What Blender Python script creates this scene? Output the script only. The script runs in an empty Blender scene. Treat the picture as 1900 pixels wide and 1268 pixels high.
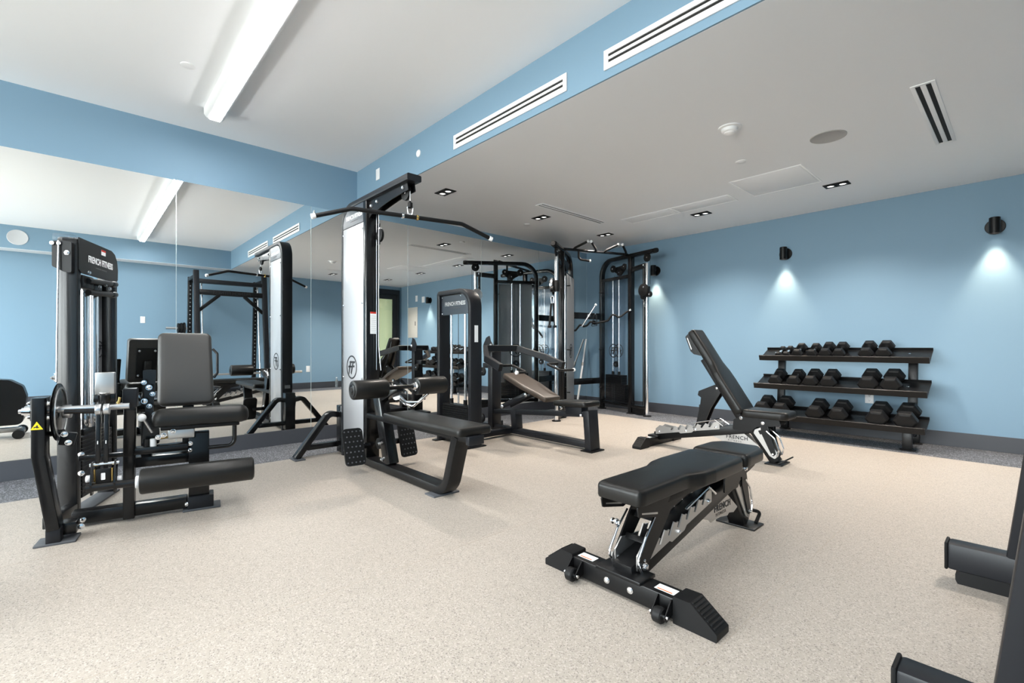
import bpy, bmesh, math, random
from mathutils import Vector, Matrix
random.seed(4)
sc = bpy.context.scene
col = sc.collection
PI = math.pi
R = math.radians

# ---------------------------------------------------------------- camera
cam_d = bpy.data.cameras.new('camera')
cam_d.sensor_width = 36.0
cam_d.lens = 36.0 * 876.8 / 1900.0
cam_d.shift_y = 8.7 / 1900.0
cam_d.clip_start = 0.02
cam = bpy.data.objects.new('camera', cam_d)
col.objects.link(cam)
cam.location = (0, 0, 1.0)
cam.rotation_euler = (R(90), 0, R(90 - 42.466))
sc.camera = cam

# ---------------------------------------------------------------- world, exposure
sc.view_settings.view_transform = 'Standard'
sc.view_settings.look = 'None'
sc.view_settings.gamma = 1.0
sc.view_settings.use_curve_mapping = False
sc.view_settings.exposure = 1.56
sc.cycles.max_bounces = 10
sc.cycles.diffuse_bounces = 6
sc.cycles.glossy_bounces = 6
sc.cycles.transmission_bounces = 8
sc.cycles.transparent_max_bounces = 12
sc.cycles.caustics_reflective = False
sc.cycles.caustics_refractive = False
sc.cycles.sample_clamp_indirect = 6.0
sc.cycles.use_denoising = True
W = bpy.data.worlds.new('sky')
sc.world = W
W.use_nodes = True
wn = W.node_tree
wn.nodes.clear()
w_out = wn.nodes.new('ShaderNodeOutputWorld')
w_bg = wn.nodes.new('ShaderNodeBackground')
w_bg.inputs[0].default_value = (0.92, 0.96, 1.0, 1)
w_bg.inputs[1].default_value = 9.6
w_tc = wn.nodes.new('ShaderNodeTexCoord')
w_sep = wn.nodes.new('ShaderNodeSeparateXYZ')
w_ramp = wn.nodes.new('ShaderNodeValToRGB')      # darker ground, bright hazy sky
w_ramp.color_ramp.elements[0].position = 0.47
w_ramp.color_ramp.elements[0].color = (0.50, 0.49, 0.46, 1)
w_ramp.color_ramp.elements[1].position = 0.53
w_ramp.color_ramp.elements[1].color = (0.92, 0.96, 1.0, 1)
w_map = wn.nodes.new('ShaderNodeMapRange')
w_map.inputs['From Min'].default_value = -1
w_map.inputs['From Max'].default_value = 1
wn.links.new(w_tc.outputs['Generated'], w_sep.inputs[0])
wn.links.new(w_sep.outputs[2], w_map.inputs[0])
wn.links.new(w_map.outputs[0], w_ramp.inputs[0])
wn.links.new(w_ramp.outputs[0], w_bg.inputs[0])
wn.links.new(w_bg.outputs[0], w_out.inputs[0])

def lamp(name, kind, loc, energy, color=(1, 1, 1), rot=(0, 0, 0), parent=None, **kw):
    d = bpy.data.lights.new(name, kind)
    d.energy = energy
    d.color = color
    for k, v in kw.items():
        setattr(d, k, v)
    o = bpy.data.objects.new(name, d)
    col.objects.link(o)
    o.location = loc
    o.rotation_euler = rot
    if parent is not None:
        o.parent = parent
        o.location = Vector(loc) - parent.location
    return o

# room numbers (metres)
XM, XO = -5.115, 1.22          # mirror wall, opposite wall
YB, YF = 6.42, -4.6            # back wall, window wall behind the camera
ZH, ZL = 2.965, 2.59           # high ceiling, lowered ceiling
YS = 2.323                     # face of the lowered ceiling
MIR_Z0, MIR_Z1 = 0.147, 2.478
# daylight comes through the windows of the wall behind the camera
WINS = [(-4.75, -2.95), (-2.75, -0.95), (-0.75, 0.85)]
for (a, b) in WINS:
    p = lamp('window_portal', 'AREA', ((a + b) / 2, YF - 0.02, 1.5), 1.0, rot=(R(90), 0, 0), shape='RECTANGLE', size=b - a, size_y=2.3)
    p.rotation_euler = (R(90), 0, 0)
    p.data.cycles.is_portal = True

# ---------------------------------------------------------------- materials
def mat(name, color, rough=0.5, metal=0.0, coat=0.0, spec=0.5, emit=None, es=0.0, coat_rough=0.08):
    m = bpy.data.materials.new(name)
    m.use_nodes = True
    b = m.node_tree.nodes['Principled BSDF']
    b.inputs['Base Color'].default_value = (*color, 1)
    b.inputs['Roughness'].default_value = rough
    b.inputs['Metallic'].default_value = metal
    b.inputs['Coat Weight'].default_value = coat
    b.inputs['Coat Roughness'].default_value = coat_rough
    b.inputs['Specular IOR Level'].default_value = spec
    if emit:
        b.inputs['Emission Color'].default_value = (*emit, 1)
        b.inputs['Emission Strength'].default_value = es
    return m

def noise_bump(m, scale, strength, dist=0.002, detail=3):
    nt = m.node_tree
    b = nt.nodes['Principled BSDF']
    tc = nt.nodes.new('ShaderNodeTexCoord')
    n = nt.nodes.new('ShaderNodeTexNoise')
    n.inputs['Scale'].default_value = scale
    n.inputs['Detail'].default_value = detail
    bp = nt.nodes.new('ShaderNodeBump')
    bp.inputs['Strength'].default_value = strength
    bp.inputs['Distance'].default_value = dist
    nt.links.new(tc.outputs['Object'], n.inputs['Vector'])
    nt.links.new(n.outputs['Fac'], bp.inputs['Height'])
    nt.links.new(bp.outputs['Normal'], b.inputs['Normal'])
    return m

def speckle(name, base, dark, light, s1, s2, t_dark, t_light, rough, mott=0.06):
    m = mat(name, base, rough)
    nt = m.node_tree
    b = nt.nodes['Principled BSDF']
    tc = nt.nodes.new('ShaderNodeTexCoord')
    def vor(scale, lo, hi):
        v = nt.nodes.new('ShaderNodeTexVoronoi')
        v.inputs['Scale'].default_value = scale
        nt.links.new(tc.outputs['Object'], v.inputs['Vector'])
        s = nt.nodes.new('ShaderNodeSeparateColor')
        nt.links.new(v.outputs['Color'], s.inputs[0])
        r = nt.nodes.new('ShaderNodeMapRange')
        r.inputs['From Min'].default_value = lo
        r.inputs['From Max'].default_value = hi
        nt.links.new(s.outputs[0], r.inputs[0])
        return r
    def mix(fac, c1, c2, f=None):
        x = nt.nodes.new('ShaderNodeMix')
        x.data_type = 'RGBA'
        if fac is not None:
            nt.links.new(fac, x.inputs['Factor'])
        else:
            x.inputs['Factor'].default_value = f
        for c, i in ((c1, 6), (c2, 7)):
            if isinstance(c, tuple):
                x.inputs[i].default_value = (*c, 1)
            else:
                nt.links.new(c, x.inputs[i])
        return x.outputs[2]
    d = vor(s1, t_dark, t_dark + 0.03)
    l = vor(s2, t_light, t_light + 0.03)
    n = nt.nodes.new('ShaderNodeTexNoise')
    n.inputs['Scale'].default_value = 1.3
    n.inputs['Detail'].default_value = 5
    nt.links.new(tc.outputs['Object'], n.inputs['Vector'])
    b2 = tuple(c * (1 - mott) for c in base)
    b3 = tuple(min(1, c * (1 + mott)) for c in base)
    o = mix(n.outputs['Fac'], b2, b3)
    o = mix(l.outputs[0], o, light)
    o = mix(d.outputs[0], o, dark)
    nt.links.new(o, b.inputs['Base Color'])
    return m

M = {}
M['blue'] = noise_bump(mat('blue_wall_paint', (0.190, 0.306, 0.410), 0.55, spec=0.3), 300, 0.15, 0.0005)
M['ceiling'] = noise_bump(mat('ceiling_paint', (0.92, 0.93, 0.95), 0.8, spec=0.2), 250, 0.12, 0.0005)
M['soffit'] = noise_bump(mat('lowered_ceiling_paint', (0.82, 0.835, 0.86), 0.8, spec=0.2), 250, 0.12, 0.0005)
M['base'] = mat('charcoal_baseboard', (0.042, 0.046, 0.056), 0.5)
M['floor'] = speckle('beige_rubber_floor', (0.405, 0.357, 0.308), (0.235, 0.205, 0.18), (0.50, 0.45, 0.40), 300, 230, 0.88, 0.80, 0.5, 0.03)
M['floor_grey'] = speckle('grey_rubber_floor', (0.085, 0.088, 0.10), (0.02, 0.021, 0.024), (0.30, 0.31, 0.34), 190, 150, 0.72, 0.74, 0.6)
M['seam'] = mat('floor_seam', (0.42, 0.36, 0.30), 0.7)
M['mirror'] = mat('mirror_silver', (0.93, 0.95, 0.945), 0.0, 1.0)
M['mirror_edge'] = mat('mirror_edge', (0.75, 0.85, 0.85), 0.15, 0.6)
M['gloss'] = mat('black_gloss_metal', (0.004, 0.004, 0.0045), 0.27, 0.0, 0.12, 0.38)
M['satin'] = mat('black_satin_metal', (0.006, 0.006, 0.0065), 0.34, 0.0, 0.0, 0.26)
M['charcoal'] = mat('charcoal_powder_coat', (0.012, 0.013, 0.016), 0.40, 0.0, 0.0, 0.28)
M['leather'] = noise_bump(mat('black_vinyl', (0.009, 0.0086, 0.008), 0.37, 0.0, 0.0, 0.30), 700, 0.25, 0.0006)
M['leather_back'] = noise_bump(mat('sheen_lightened_vinyl', (0.036, 0.034, 0.032), 0.40, spec=0.5), 700, 0.25, 0.0006)  # black vinyl with the pale reflection on the pad mixed into its base colour
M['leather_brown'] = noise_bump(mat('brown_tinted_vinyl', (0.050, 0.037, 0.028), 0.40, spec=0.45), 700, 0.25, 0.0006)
M['rubber'] = mat('black_rubber', (0.007, 0.007, 0.0075), 0.5, spec=0.22)
M['chrome'] = mat('chrome', (0.82, 0.83, 0.85), 0.12, 1.0)
M['steel'] = mat('brushed_steel', (0.62, 0.63, 0.65), 0.3, 1.0)
M['silver'] = mat('silver_plate', (0.50, 0.49, 0.48), 0.30, 0.8)
M['panel'] = mat('white_panel', (0.53, 0.545, 0.57), 0.25, 0.0, 0.2)
M['greypanel'] = mat('grey_panel', (0.20, 0.205, 0.215), 0.3, 0.2)
M['header'] = mat('header_panel', (0.045, 0.055, 0.07), 0.3)
M['white'] = mat('white_plastic', (0.82, 0.82, 0.83), 0.4)
M['offwhite'] = mat('offwhite_panel', (0.62, 0.60, 0.55), 0.5)
M['ink'] = mat('black_ink', (0.008, 0.009, 0.012), 0.5)
M['paint_white'] = mat('white_lettering', (0.88, 0.89, 0.9), 0.5)
M['paint_grey'] = mat('grey_lettering', (0.09, 0.09, 0.095), 0.5)
M['red'] = mat('red_print', (0.62, 0.035, 0.02), 0.5)
M['orange'] = mat('orange_print', (0.75, 0.17, 0.03), 0.5)
M['yellow'] = mat('yellow_sticker', (0.85, 0.62, 0.01), 0.45)
M['brass'] = mat('brass', (0.72, 0.50, 0.18), 0.25, 1.0)
M['dark'] = mat('vent_black', (0.004, 0.004, 0.004), 0.8)
M['slate'] = mat('slate_plastic', (0.075, 0.08, 0.09), 0.5)
M['glow'] = mat('led_diffuser', (0.9, 0.9, 0.9), 0.5, emit=(1.0, 0.99, 0.97), es=21.0)
M['lampglow'] = mat('lamp_diffuser', (0.9, 0.9, 0.9), 0.5, emit=(1.0, 0.9, 0.78), es=14.0)
M['dl_glow'] = mat('downlight_lens', (0.9, 0.9, 0.9), 0.3, emit=(1.0, 0.96, 0.9), es=0.8)
M['green'] = mat('green_room_wall', (0.20, 0.22, 0.12), 0.7)
M['water'] = mat('clear_plastic', (0.75, 0.85, 0.9), 0.08)
M['water'].node_tree.nodes['Principled BSDF'].inputs['Transmission Weight'].default_value = 0.85

def clear(name, tint, amount):
    m = bpy.data.materials.new(name)
    m.use_nodes = True
    nt = m.node_tree
    nt.nodes.clear()
    o = nt.nodes.new('ShaderNodeOutputMaterial')
    t = nt.nodes.new('ShaderNodeBsdfTransparent')
    t.inputs[0].default_value = (*tint, 1)
    g = nt.nodes.new('ShaderNodeBsdfGlossy')
    g.inputs['Roughness'].default_value = 0.06
    mx = nt.nodes.new('ShaderNodeMixShader')
    lw = nt.nodes.new('ShaderNodeLayerWeight')
    pw = nt.nodes.new('ShaderNodeMath'); pw.operation = 'POWER'; pw.inputs[1].default_value = 4.0
    ma = nt.nodes.new('ShaderNodeMath'); ma.operation = 'MULTIPLY_ADD'; ma.inputs[1].default_value = 0.25; ma.inputs[2].default_value = amount
    nt.links.new(lw.outputs['Facing'], pw.inputs[0])
    nt.links.new(pw.outputs[0], ma.inputs[0])
    nt.links.new(ma.outputs[0], mx.inputs[0])
    nt.links.new(t.outputs[0], mx.inputs[1])
    nt.links.new(g.outputs[0], mx.inputs[2])
    nt.links.new(mx.outputs[0], o.inputs[0])
    return m
M['guard'] = mat('grey_guard_sheet', (0.32, 0.325, 0.33), 0.34, 0.6)
M['acrylic'] = clear('clear_acrylic', (0.93, 0.945, 0.96), 0.02)
M['glass'] = clear('window_glass', (0.96, 0.98, 0.97), 0.04)

# ---------------------------------------------------------------- mesh builder
class Fr:
    """a flat working frame: origin, two axes, normal"""
    def __init__(s, o, ex, ey):
        s.o = Vector(o); s.x = Vector(ex).normalized(); s.y = Vector(ey).normalized(); s.z = s.x.cross(s.y)
    def __call__(s, a, b, c=0.0):
        return s.o + s.x * a + s.y * b + s.z * c

class MB:
    def __init__(s):
        s.bm = bmesh.new()
    def faces(s, vs, fs):
        v = [s.bm.verts.new(p) for p in vs]
        for f in fs:
            try:
                s.bm.faces.new([v[i] for i in f])
            except ValueError:
                pass
        return s
    def merge(s, b2):
        vm = {}
        for v in b2.verts:
            vm[v] = s.bm.verts.new(v.co)
        for f in b2.faces:
            try:
                s.bm.faces.new([vm[v] for v in f.verts])
            except ValueError:
                pass
        b2.free()
        return s
    def hexa(s, pts, bev=0.0, seg=2):
        b = bmesh.new()
        v = [b.verts.new(p) for p in pts]
        for f in ((0, 3, 2, 1), (4, 5, 6, 7), (0, 1, 5, 4), (1, 2, 6, 5), (2, 3, 7, 6), (3, 0, 4, 7)):
            b.faces.new([v[i] for i in f])
        if bev > 0:
            bmesh.ops.bevel(b, geom=b.edges[:], offset=bev, segments=seg, profile=0.5, affect='EDGES')
        return s.merge(b)
    def box(s, x0, x1, y0, y1, z0, z1, bev=0.0, seg=2):
        return s.hexa([(x0, y0, z0), (x1, y0, z0), (x1, y1, z0), (x0, y1, z0), (x0, y0, z1), (x1, y0, z1), (x1, y1, z1), (x0, y1, z1)], bev, seg)
    def obox(s, fr, a0, a1, b0, b1, c0, c1, bev=0.0, seg=2):
        q = [(a0, b0, c0), (a1, b0, c0), (a1, b1, c0), (a0, b1, c0), (a0, b0, c1), (a1, b0, c1), (a1, b1, c1), (a0, b1, c1)]
        return s.hexa([fr(*p) for p in q], bev, seg)
    def beam(s, p0, p1, w, h, side=None, bev=0.004):
        """box along p0-p1; w across 'side', h across the other way"""
        p0, p1 = Vector(p0), Vector(p1)
        t = (p1 - p0)
        L = t.length
        t.normalize()
        if side is None:
            side = t.cross(Vector((0, 0, 1)))
            if side.length < 1e-4:
                side = Vector((1, 0, 0))
        sd = Vector(side)
        sd = (sd - t * sd.dot(t)).normalized()
        fr = Fr(p0, t, sd)
        return s.obox(fr, 0, L, -w / 2, w / 2, -h / 2, h / 2, bev)
    def _round(s, pts, r, seg=6, closed=False):
        pts = [Vector(p) for p in pts]
        if not isinstance(r, (list, tuple)) and r <= 0:
            return pts
        out = []
        n = len(pts)
        for i in range(n):
            if not closed and i in (0, n - 1):
                out.append(pts[i]); continue
            p, a, b = pts[i], pts[i - 1], pts[(i + 1) % n]
            rr = r[i] if isinstance(r, (list, tuple)) else r
            d1, d2 = (a - p), (b - p)
            l1, l2 = d1.length, d2.length
            d1.normalize(); d2.normalize()
            ang = d1.angle(d2)
            if rr <= 0 or ang > PI - 0.02:
                out.append(p); continue
            tl = min(rr / math.tan(ang / 2), l1 * 0.49, l2 * 0.49)
            r2 = tl * math.tan(ang / 2)
            c = p + (d1 + d2).normalized() * (r2 / math.sin(ang / 2))
            s1 = p + d1 * tl; s2 = p + d2 * tl
            v1 = s1 - c; v2 = s2 - c
            th = v1.angle(v2)
            for k in range(seg + 1):
                f = k / seg
                out.append(c + (v1 * math.sin((1 - f) * th) + v2 * math.sin(f * th)) / math.sin(th))
        return out
    def sweep(s, pts, w, h, n, r=0.0, seg=6, rc=0.006, closed=False):
        """rectangular tube along a planar path; n = plane normal, w along n, h in plane"""
        P = s._round(pts, r, seg, closed)
        n = Vector(n).normalized()
        sec = []
        rc = min(rc, w * 0.45, h * 0.45)
        for sx, sy in ((1, 1), (-1, 1), (-1, -1), (1, -1)):
            cx, cy = sx * (w / 2 - rc), sy * (h / 2 - rc)
            a0 = {(1, 1): 0, (-1, 1): 90, (-1, -1): 180, (1, -1): 270}[(sx, sy)]
            for k in range(3):
                a = R(a0 + k * 45)
                sec.append((cx + rc * math.cos(a), cy + rc * math.sin(a)))
        return s._loft(P, sec, n, closed)
    def _loft(s, P, sec, n, closed):
        m = len(P)
        rings = []
        for i in range(m):
            if closed:
                t1 = (P[i] - P[i - 1]).normalized(); t2 = (P[(i + 1) % m] - P[i]).normalized()
            else:
                t1 = (P[i] - P[i - 1]).normalized() if i else (P[1] - P[0]).normalized()
                t2 = (P[i + 1] - P[i]).normalized() if i < m - 1 else t1
            b1 = n.cross(t1); b2 = n.cross(t2)
            b = (b1 + b2)
            b = b.normalized() if b.length > 1e-6 else b1
            sc_ = 1 / max(0.35, b.dot(b1))
            rings.append([s.bm.verts.new(P[i] + n * u + b * (v * sc_)) for u, v in sec])
        k = len(sec)
        for i in range(m if closed else m - 1):
            A, B = rings[i], rings[(i + 1) % m]
            for j in range(k):
                s.bm.faces.new((A[j], A[(j + 1) % k], B[(j + 1) % k], B[j]))
        if not closed:
            s.bm.faces.new(rings[0][::-1]); s.bm.faces.new(rings[-1])
        return s
    def tube(s, pts, r, k=12, fil=0.0, seg=6, closed=False):
        P = s._round(pts, fil, seg, closed)
        m = len(P)
        t = (P[1] - P[0]).normalized()
        u = t.orthogonal().normalized()
        rings = []
        for i in range(m):
            if closed:
                tt = (P[(i + 1) % m] - P[i - 1]).normalized()
            elif i == 0:
                tt = t
            elif i == m - 1:
                tt = (P[i] - P[i - 1]).normalized()
            else:
                tt = ((P[i] - P[i - 1]).normalized() + (P[i + 1] - P[i]).normalized()).normalized()
            u = (u - tt * u.dot(tt)).normalized()
            v = tt.cross(u)
            rr = r[i] if isinstance(r, (list, tuple)) else r
            rings.append([s.bm.verts.new(P[i] + (u * math.cos(2 * PI * j / k) + v * math.sin(2 * PI * j / k)) * rr) for j in range(k)])
        for i in range(m if closed else m - 1):
            A, B = rings[i], rings[(i + 1) % m]
            for j in range(k):
                s.bm.faces.new((A[j], A[(j + 1) % k], B[(j + 1) % k], B[j]))
        if not closed:
            s.bm.faces.new(rings[0][::-1]); s.bm.faces.new(rings[-1])
        return s
    def lathe(s, p0, axis, prof, k=28):
        """prof: (distance along axis, radius)"""
        p0 = Vector(p0); t = Vector(axis).normalized(); u = t.orthogonal().normalized(); v = t.cross(u)
        rings = []
        for d, r in prof:
            if r < 1e-6:
                rings.append([s.bm.verts.new(p0 + t * d)])
            else:
                rings.append([s.bm.verts.new(p0 + t * d + (u * math.cos(2 * PI * j / k) + v * math.sin(2 * PI * j / k)) * r) for j in range(k)])
        for A, B in zip(rings, rings[1:]):
            for j in range(k):
                a, b = A[j % len(A)], A[(j + 1) % len(A)]
                c, d = B[(j + 1) % len(B)], B[j % len(B)]
                f = []
                for q in (a, b, c, d):
                    if q not in f:
                        f.append(q)
                if len(f) > 2:
                    s.bm.faces.new(f)
        for Rg, rev in ((rings[0], True), (rings[-1], False)):
            if len(Rg) > 2:
                s.bm.faces.new(Rg[::-1] if rev else Rg)
        return s
    def cyl(s, p0, p1, r, k=20, ch=0.0):
        p0, p1 = Vector(p0), Vector(p1)
        L = (p1 - p0).length
        if ch > 0:
            pr = [(0, r - ch), (ch * 0.3, r - ch * 0.3), (ch, r), (L - ch, r), (L - ch * 0.3, r - ch * 0.3), (L, r - ch)]
        else:
            pr = [(0, r), (L, r)]
        return s.lathe(p0, p1 - p0, pr, k)
    def bolt(s, p, n, r=0.009, h=0.008):
        n = Vector(n).normalized()
        return s.lathe(p, n, [(0, r * 1.35), (h * 0.25, r * 1.35), (h * 0.25, r), (h * 0.8, r), (h, r * 0.6)], 10)
    def sphere(s, c, r, k=12, sq=1.0):
        pr = [(-r * sq * math.cos(PI * i / 8), r * math.sin(PI * i / 8)) for i in range(9)]
        return s.lathe(c, (0, 0, 1), pr, k)
    def prism(s, poly, fr, t0, t1, rnd=0.0, seg=4):
        """2-D outline in frame fr, from t0 to t1 along its normal"""
        P = s._round([Vector((a, b, 0)) for a, b in poly], rnd, seg, True) if rnd else [Vector((a, b, 0)) for a, b in poly]
        A = [s.bm.verts.new(fr(p.x, p.y, t0)) for p in P]
        B = [s.bm.verts.new(fr(p.x, p.y, t1)) for p in P]
        k = len(P)
        for j in range(k):
            s.bm.faces.new((A[j], A[(j + 1) % k], B[(j + 1) % k], B[j]))
        s.bm.faces.new(A[::-1]); s.bm.faces.new(B)
        return s
    def ring(s, fr, cx, cy, ra, rb, t0, t1, k=40, sx=1.0):
        v = []
        for t in (t0, t1):
            for r in (ra, rb):
                v.append([s.bm.verts.new(fr(cx + math.cos(2 * PI * j / k) * r * sx, cy + math.sin(2 * PI * j / k) * r, t)) for j in range(k)])
        for j in range(k):
            q = (j + 1) % k
            for a, b in ((0, 1), (1, 3), (3, 2), (2, 0)):
                s.bm.faces.new((v[a][j], v[a][q], v[b][q], v[b][j]))
        return s
    def pad(s, poly, fr, z0, z1, rnd=0.03, rt=0.025, crown=0.006, seg=5):
        """upholstered cushion: outline in frame, soft upper and lower edges"""
        P = s._round([Vector((a, b, 0)) for a, b in poly], rnd, seg, True)
        k = len(P)
        area = sum(P[i].x * P[(i + 1) % k].y - P[(i + 1) % k].x * P[i].y for i in range(k))
        sg = 1 if area > 0 else -1
        N = []
        for i in range(k):
            a = (P[i] - P[i - 1]); b = (P[(i + 1) % k] - P[i])
            n1 = Vector((a.y, -a.x, 0)).normalized(); n2 = Vector((b.y, -b.x, 0)).normalized()
            N.append((n1 + n2).normalized() * sg)
        c = sum(P, Vector()) / k
        rt = min(rt, (z1 - z0) * 0.49)
        prof = [(rt * 0.8, z0)]
        for q in (45, 90):
            prof.append((rt * 0.6 * (1 - math.sin(R(q))), z0 + rt * 0.6 * (1 - math.cos(R(q)))))
        for q in (0, 22, 45, 68, 90):
            prof.append((rt * (1 - math.cos(R(q))), z1 - rt + rt * math.sin(R(q))))
        rings = []
        for ins, z in prof:
            rings.append([s.bm.verts.new(fr(*((P[i] - N[i] * ins).xy), z)) for i in range(k)])
        for f, dz in ((0.82, 0.55), (0.5, 0.9)):
            rings.append([s.bm.verts.new(fr(*((c + (P[i] - N[i] * rt - c) * f).xy), z1 + crown * dz)) for i in range(k)])
        for A, B in zip(rings, rings[1:]):
            for j in range(k):
                s.bm.faces.new((A[j], A[(j + 1) % k], B[(j + 1) % k], B[j]))
        s.bm.faces.new(rings[0][::-1])
        ct = s.bm.verts.new(fr(c.x, c.y, z1 + crown))
        for j in range(k):
            s.bm.faces.new((rings[-1][j], rings[-1][(j + 1) % k], ct))
        return s
    def build(s, name, m, parent=None, smooth=True, world=True):
        """world=True: the vertices are in world metres and are moved into the parent's space"""
        me = bpy.data.meshes.new(name)
        bmesh.ops.recalc_face_normals(s.bm, faces=s.bm.faces[:])
        s.bm.to_mesh(me)
        s.bm.free()
        if smooth and len(me.polygons):
            me.polygons.foreach_set('use_smooth', [True] * len(me.polygons))
            me.set_sharp_from_angle(angle=R(32))
        me.materials.append(M[m] if isinstance(m, str) else m)
        o = bpy.data.objects.new(name, me)
        col.objects.link(o)
        if parent is not None:
            o.parent = parent
            if world:
                r = parent
                while r.parent is not None:
                    r = r.parent
                me.transform(Matrix.Translation(-r.location))
        return o

def tag(o, label=None, cat=None, group=None, kind=None):
    if label: o['label'] = label
    if cat: o['category'] = cat
    if group: o['group'] = group
    if kind: o['kind'] = kind
    return o

def thing(name, label, cat, loc, rz=0.0, group=None):
    o = bpy.data.objects.new(name, None)
    col.objects.link(o)
    o.empty_display_size = 0.1
    o.location = loc
    o.rotation_euler = (0, 0, rz)
    return tag(o, label, cat, group)

def struct(mb, name, m, smooth=False):
    return tag(mb.build(name, m, None, smooth), kind='structure')

def text(name, body, size, fr, m, parent, depth=0.0012, align='CENTER', bold=0.0, world=True, shear=0.0, space=1.0, xs=1.0):
    cu = bpy.data.curves.new(name, 'FONT')
    cu.body = body
    cu.size = size
    cu.align_x = align
    cu.align_y = 'CENTER'
    cu.extrude = depth
    cu.offset = bold
    cu.shear = shear
    cu.space_character = space
    cu.resolution_u = 3
    tmp = bpy.data.objects.new(name, cu)
    col.objects.link(tmp)
    me = bpy.data.meshes.new_from_object(tmp)
    bpy.data.objects.remove(tmp)
    bpy.data.curves.remove(cu)
    mt = Matrix(((fr.x.x, fr.y.x, fr.z.x, fr.o.x), (fr.x.y, fr.y.y, fr.z.y, fr.o.y), (fr.x.z, fr.y.z, fr.z.z, fr.o.z), (0, 0, 0, 1)))
    me.transform(mt @ Matrix.Diagonal((xs, 1, 1, 1)))
    me.materials.clear()
    me.materials.append(M[m])
    o = bpy.data.objects.new(name, me)
    col.objects.link(o)
    if parent is not None:
        o.parent = parent
        if world:
            r = parent
            while r.parent is not None:
                r = r.parent
            me.transform(Matrix.Translation(-r.location))
    return o

def small_print(size, fr, m, parent, depth=0.0004, world=True):
    """the unreadable line under the name: a row of tiny marks"""
    b = MB()
    x = -size * 5.2
    k = 0
    while x < size * 5.2:
        w = size * (0.42 + 0.2 * ((k * 7) % 3))
        b.obox(fr, x, x + w, -size * 0.28, size * 0.28, -depth, depth)
        x += w + size * (0.22 if k % 5 else 0.5)
        k += 1
    return b.build('small_print', m, parent, False, world)

def logo(fr, r, m, parent, world=True):
    """round emblem with the two slanted letters"""
    b = MB()
    b.ring(fr, 0, 0, r * 0.88, r, 0, 0.002)
    t = 0.002
    def q(p): b.prism([(x * r, y * r) for x, y in p], fr, 0, t)
    q([(-0.02, 0.52), (0.66, 0.52), (0.60, 0.34), (-0.08, 0.34)])
    q([(0.14, 0.34), (0.34, 0.34), (-0.02, -0.62), (-0.20, -0.48)])
    q([(0.30, 0.16), (0.56, 0.16), (0.50, 0.0), (0.24, 0.0)])
    q([(-0.34, 0.34), (-0.14, 0.34), (-0.52, -0.66), (-0.64, -0.50)])
    q([(-0.36, 0.52), (-0.08, 0.52), (-0.14, 0.34), (-0.42, 0.34)])
    q([(-0.62, 0.12), (0.04, 0.12), (-0.02, -0.04), (-0.68, -0.04)])
    return b.build('emblem', m, parent, False, world)

def copy_tree(o, parent=None):
    c = o.copy()
    col.objects.link(c)
    c.parent = parent
    for ch in list(o.children):
        copy_tree(ch, c)
    return c

# ================================================================ ROOM
T = 0.12
b = MB().box(XM - T, XO + T, YF - T, YB + T, -0.1, 0.0)
struct(b, 'floor', 'floor_grey')
# beige field, laid in the grey surround
b = MB().box(-4.405, 0.50, YF + 0.7, 5.68, -0.02, 0.0015)
struct(b, 'trim_1', 'floor')
b = MB()
for x in (-0.69, -1.91, -3.13):
    b.box(x - 0.0012, x + 0.0012, YF + 0.7, 5.68, 0.001, 0.0019)
struct(b, 'trim_2', 'seam')
b = MB().box(XM - T, XO + T, YF - T, YS, ZH, ZH + 0.1)
struct(b, 'ceiling', 'ceiling')
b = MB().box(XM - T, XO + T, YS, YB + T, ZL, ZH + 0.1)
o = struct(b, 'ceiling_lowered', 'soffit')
b = MB().box(XM, XO, YS - 0.012, YS + 0.001, ZL + 0.0005, ZH)
struct(b, 'wall_soffit', 'blue')
b = MB().box(XM - T, XM - 0.02, YF - T, YB + T, 0, ZH)
struct(b, 'wall_left', 'blue')
b = MB().box(XM - 0.021, XM - 0.0, YF, YB, MIR_Z1, ZH)
struct(b, 'wall_left_header', 'blue')
b = MB().box(XM - T, XO + T, YB, YB + T, 0, ZH)
struct(b, 'wall_back', 'blue')
# opposite wall with its shallow bulkhead and the door opening
DY0, DY1, DZ = 5.20, 6.36, 2.50
b = MB()
b.box(XO, XO + T, YF - T, DY0, 0, ZH)
b.box(XO, XO + T, DY1, YB, 0, ZH)
b.box(XO, XO + T, DY0, DY1, DZ, ZH)
struct(b, 'wall_right', 'blue')
b = MB().box(0.90, XO, YF, YS, ZL, ZH)
struct(b, 'wall_right_bulkhead', 'blue')
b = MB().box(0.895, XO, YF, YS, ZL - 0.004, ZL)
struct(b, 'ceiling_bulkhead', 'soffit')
# window wall behind the camera
b = MB()
edges = [XM - T] + [v for ab in WINS for v in ab] + [XO + T]
for i in range(0, len(edges), 2):
    b.box(edges[i], edges[i + 1], YF - T, YF, 0, ZH)
for a, c in WINS:
    b.box(a, c, YF - T, YF, 0, 0.3)
    b.box(a, c, YF - T, YF, 2.7, ZH)
struct(b, 'wall_front', 'blue')
for n, (a, c) in enumerate(WINS):
    w = tag(bpy.data.objects.new('window_%d' % (n + 1), None), kind='structure')
    col.objects.link(w)
    w.location = ((a + c) / 2, YF - 0.06, 0.3)
    b = MB()
    for q in (a + 0.02, (a + c) / 2, c - 0.02):
        b.box(q - 0.02, q + 0.02, YF - 0.1, YF - 0.03, 0.3, 2.7)
    for z in (0.32, 2.68):
        b.box(a, c, YF - 0.1, YF - 0.03, z - 0.02, z + 0.02)
    b.build('window_frame', 'satin', w, False)
    MB().box(a + 0.02, c - 0.02, YF - 0.068, YF - 0.062, 0.32, 2.68).build('pane', 'glass', w, False)

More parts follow.
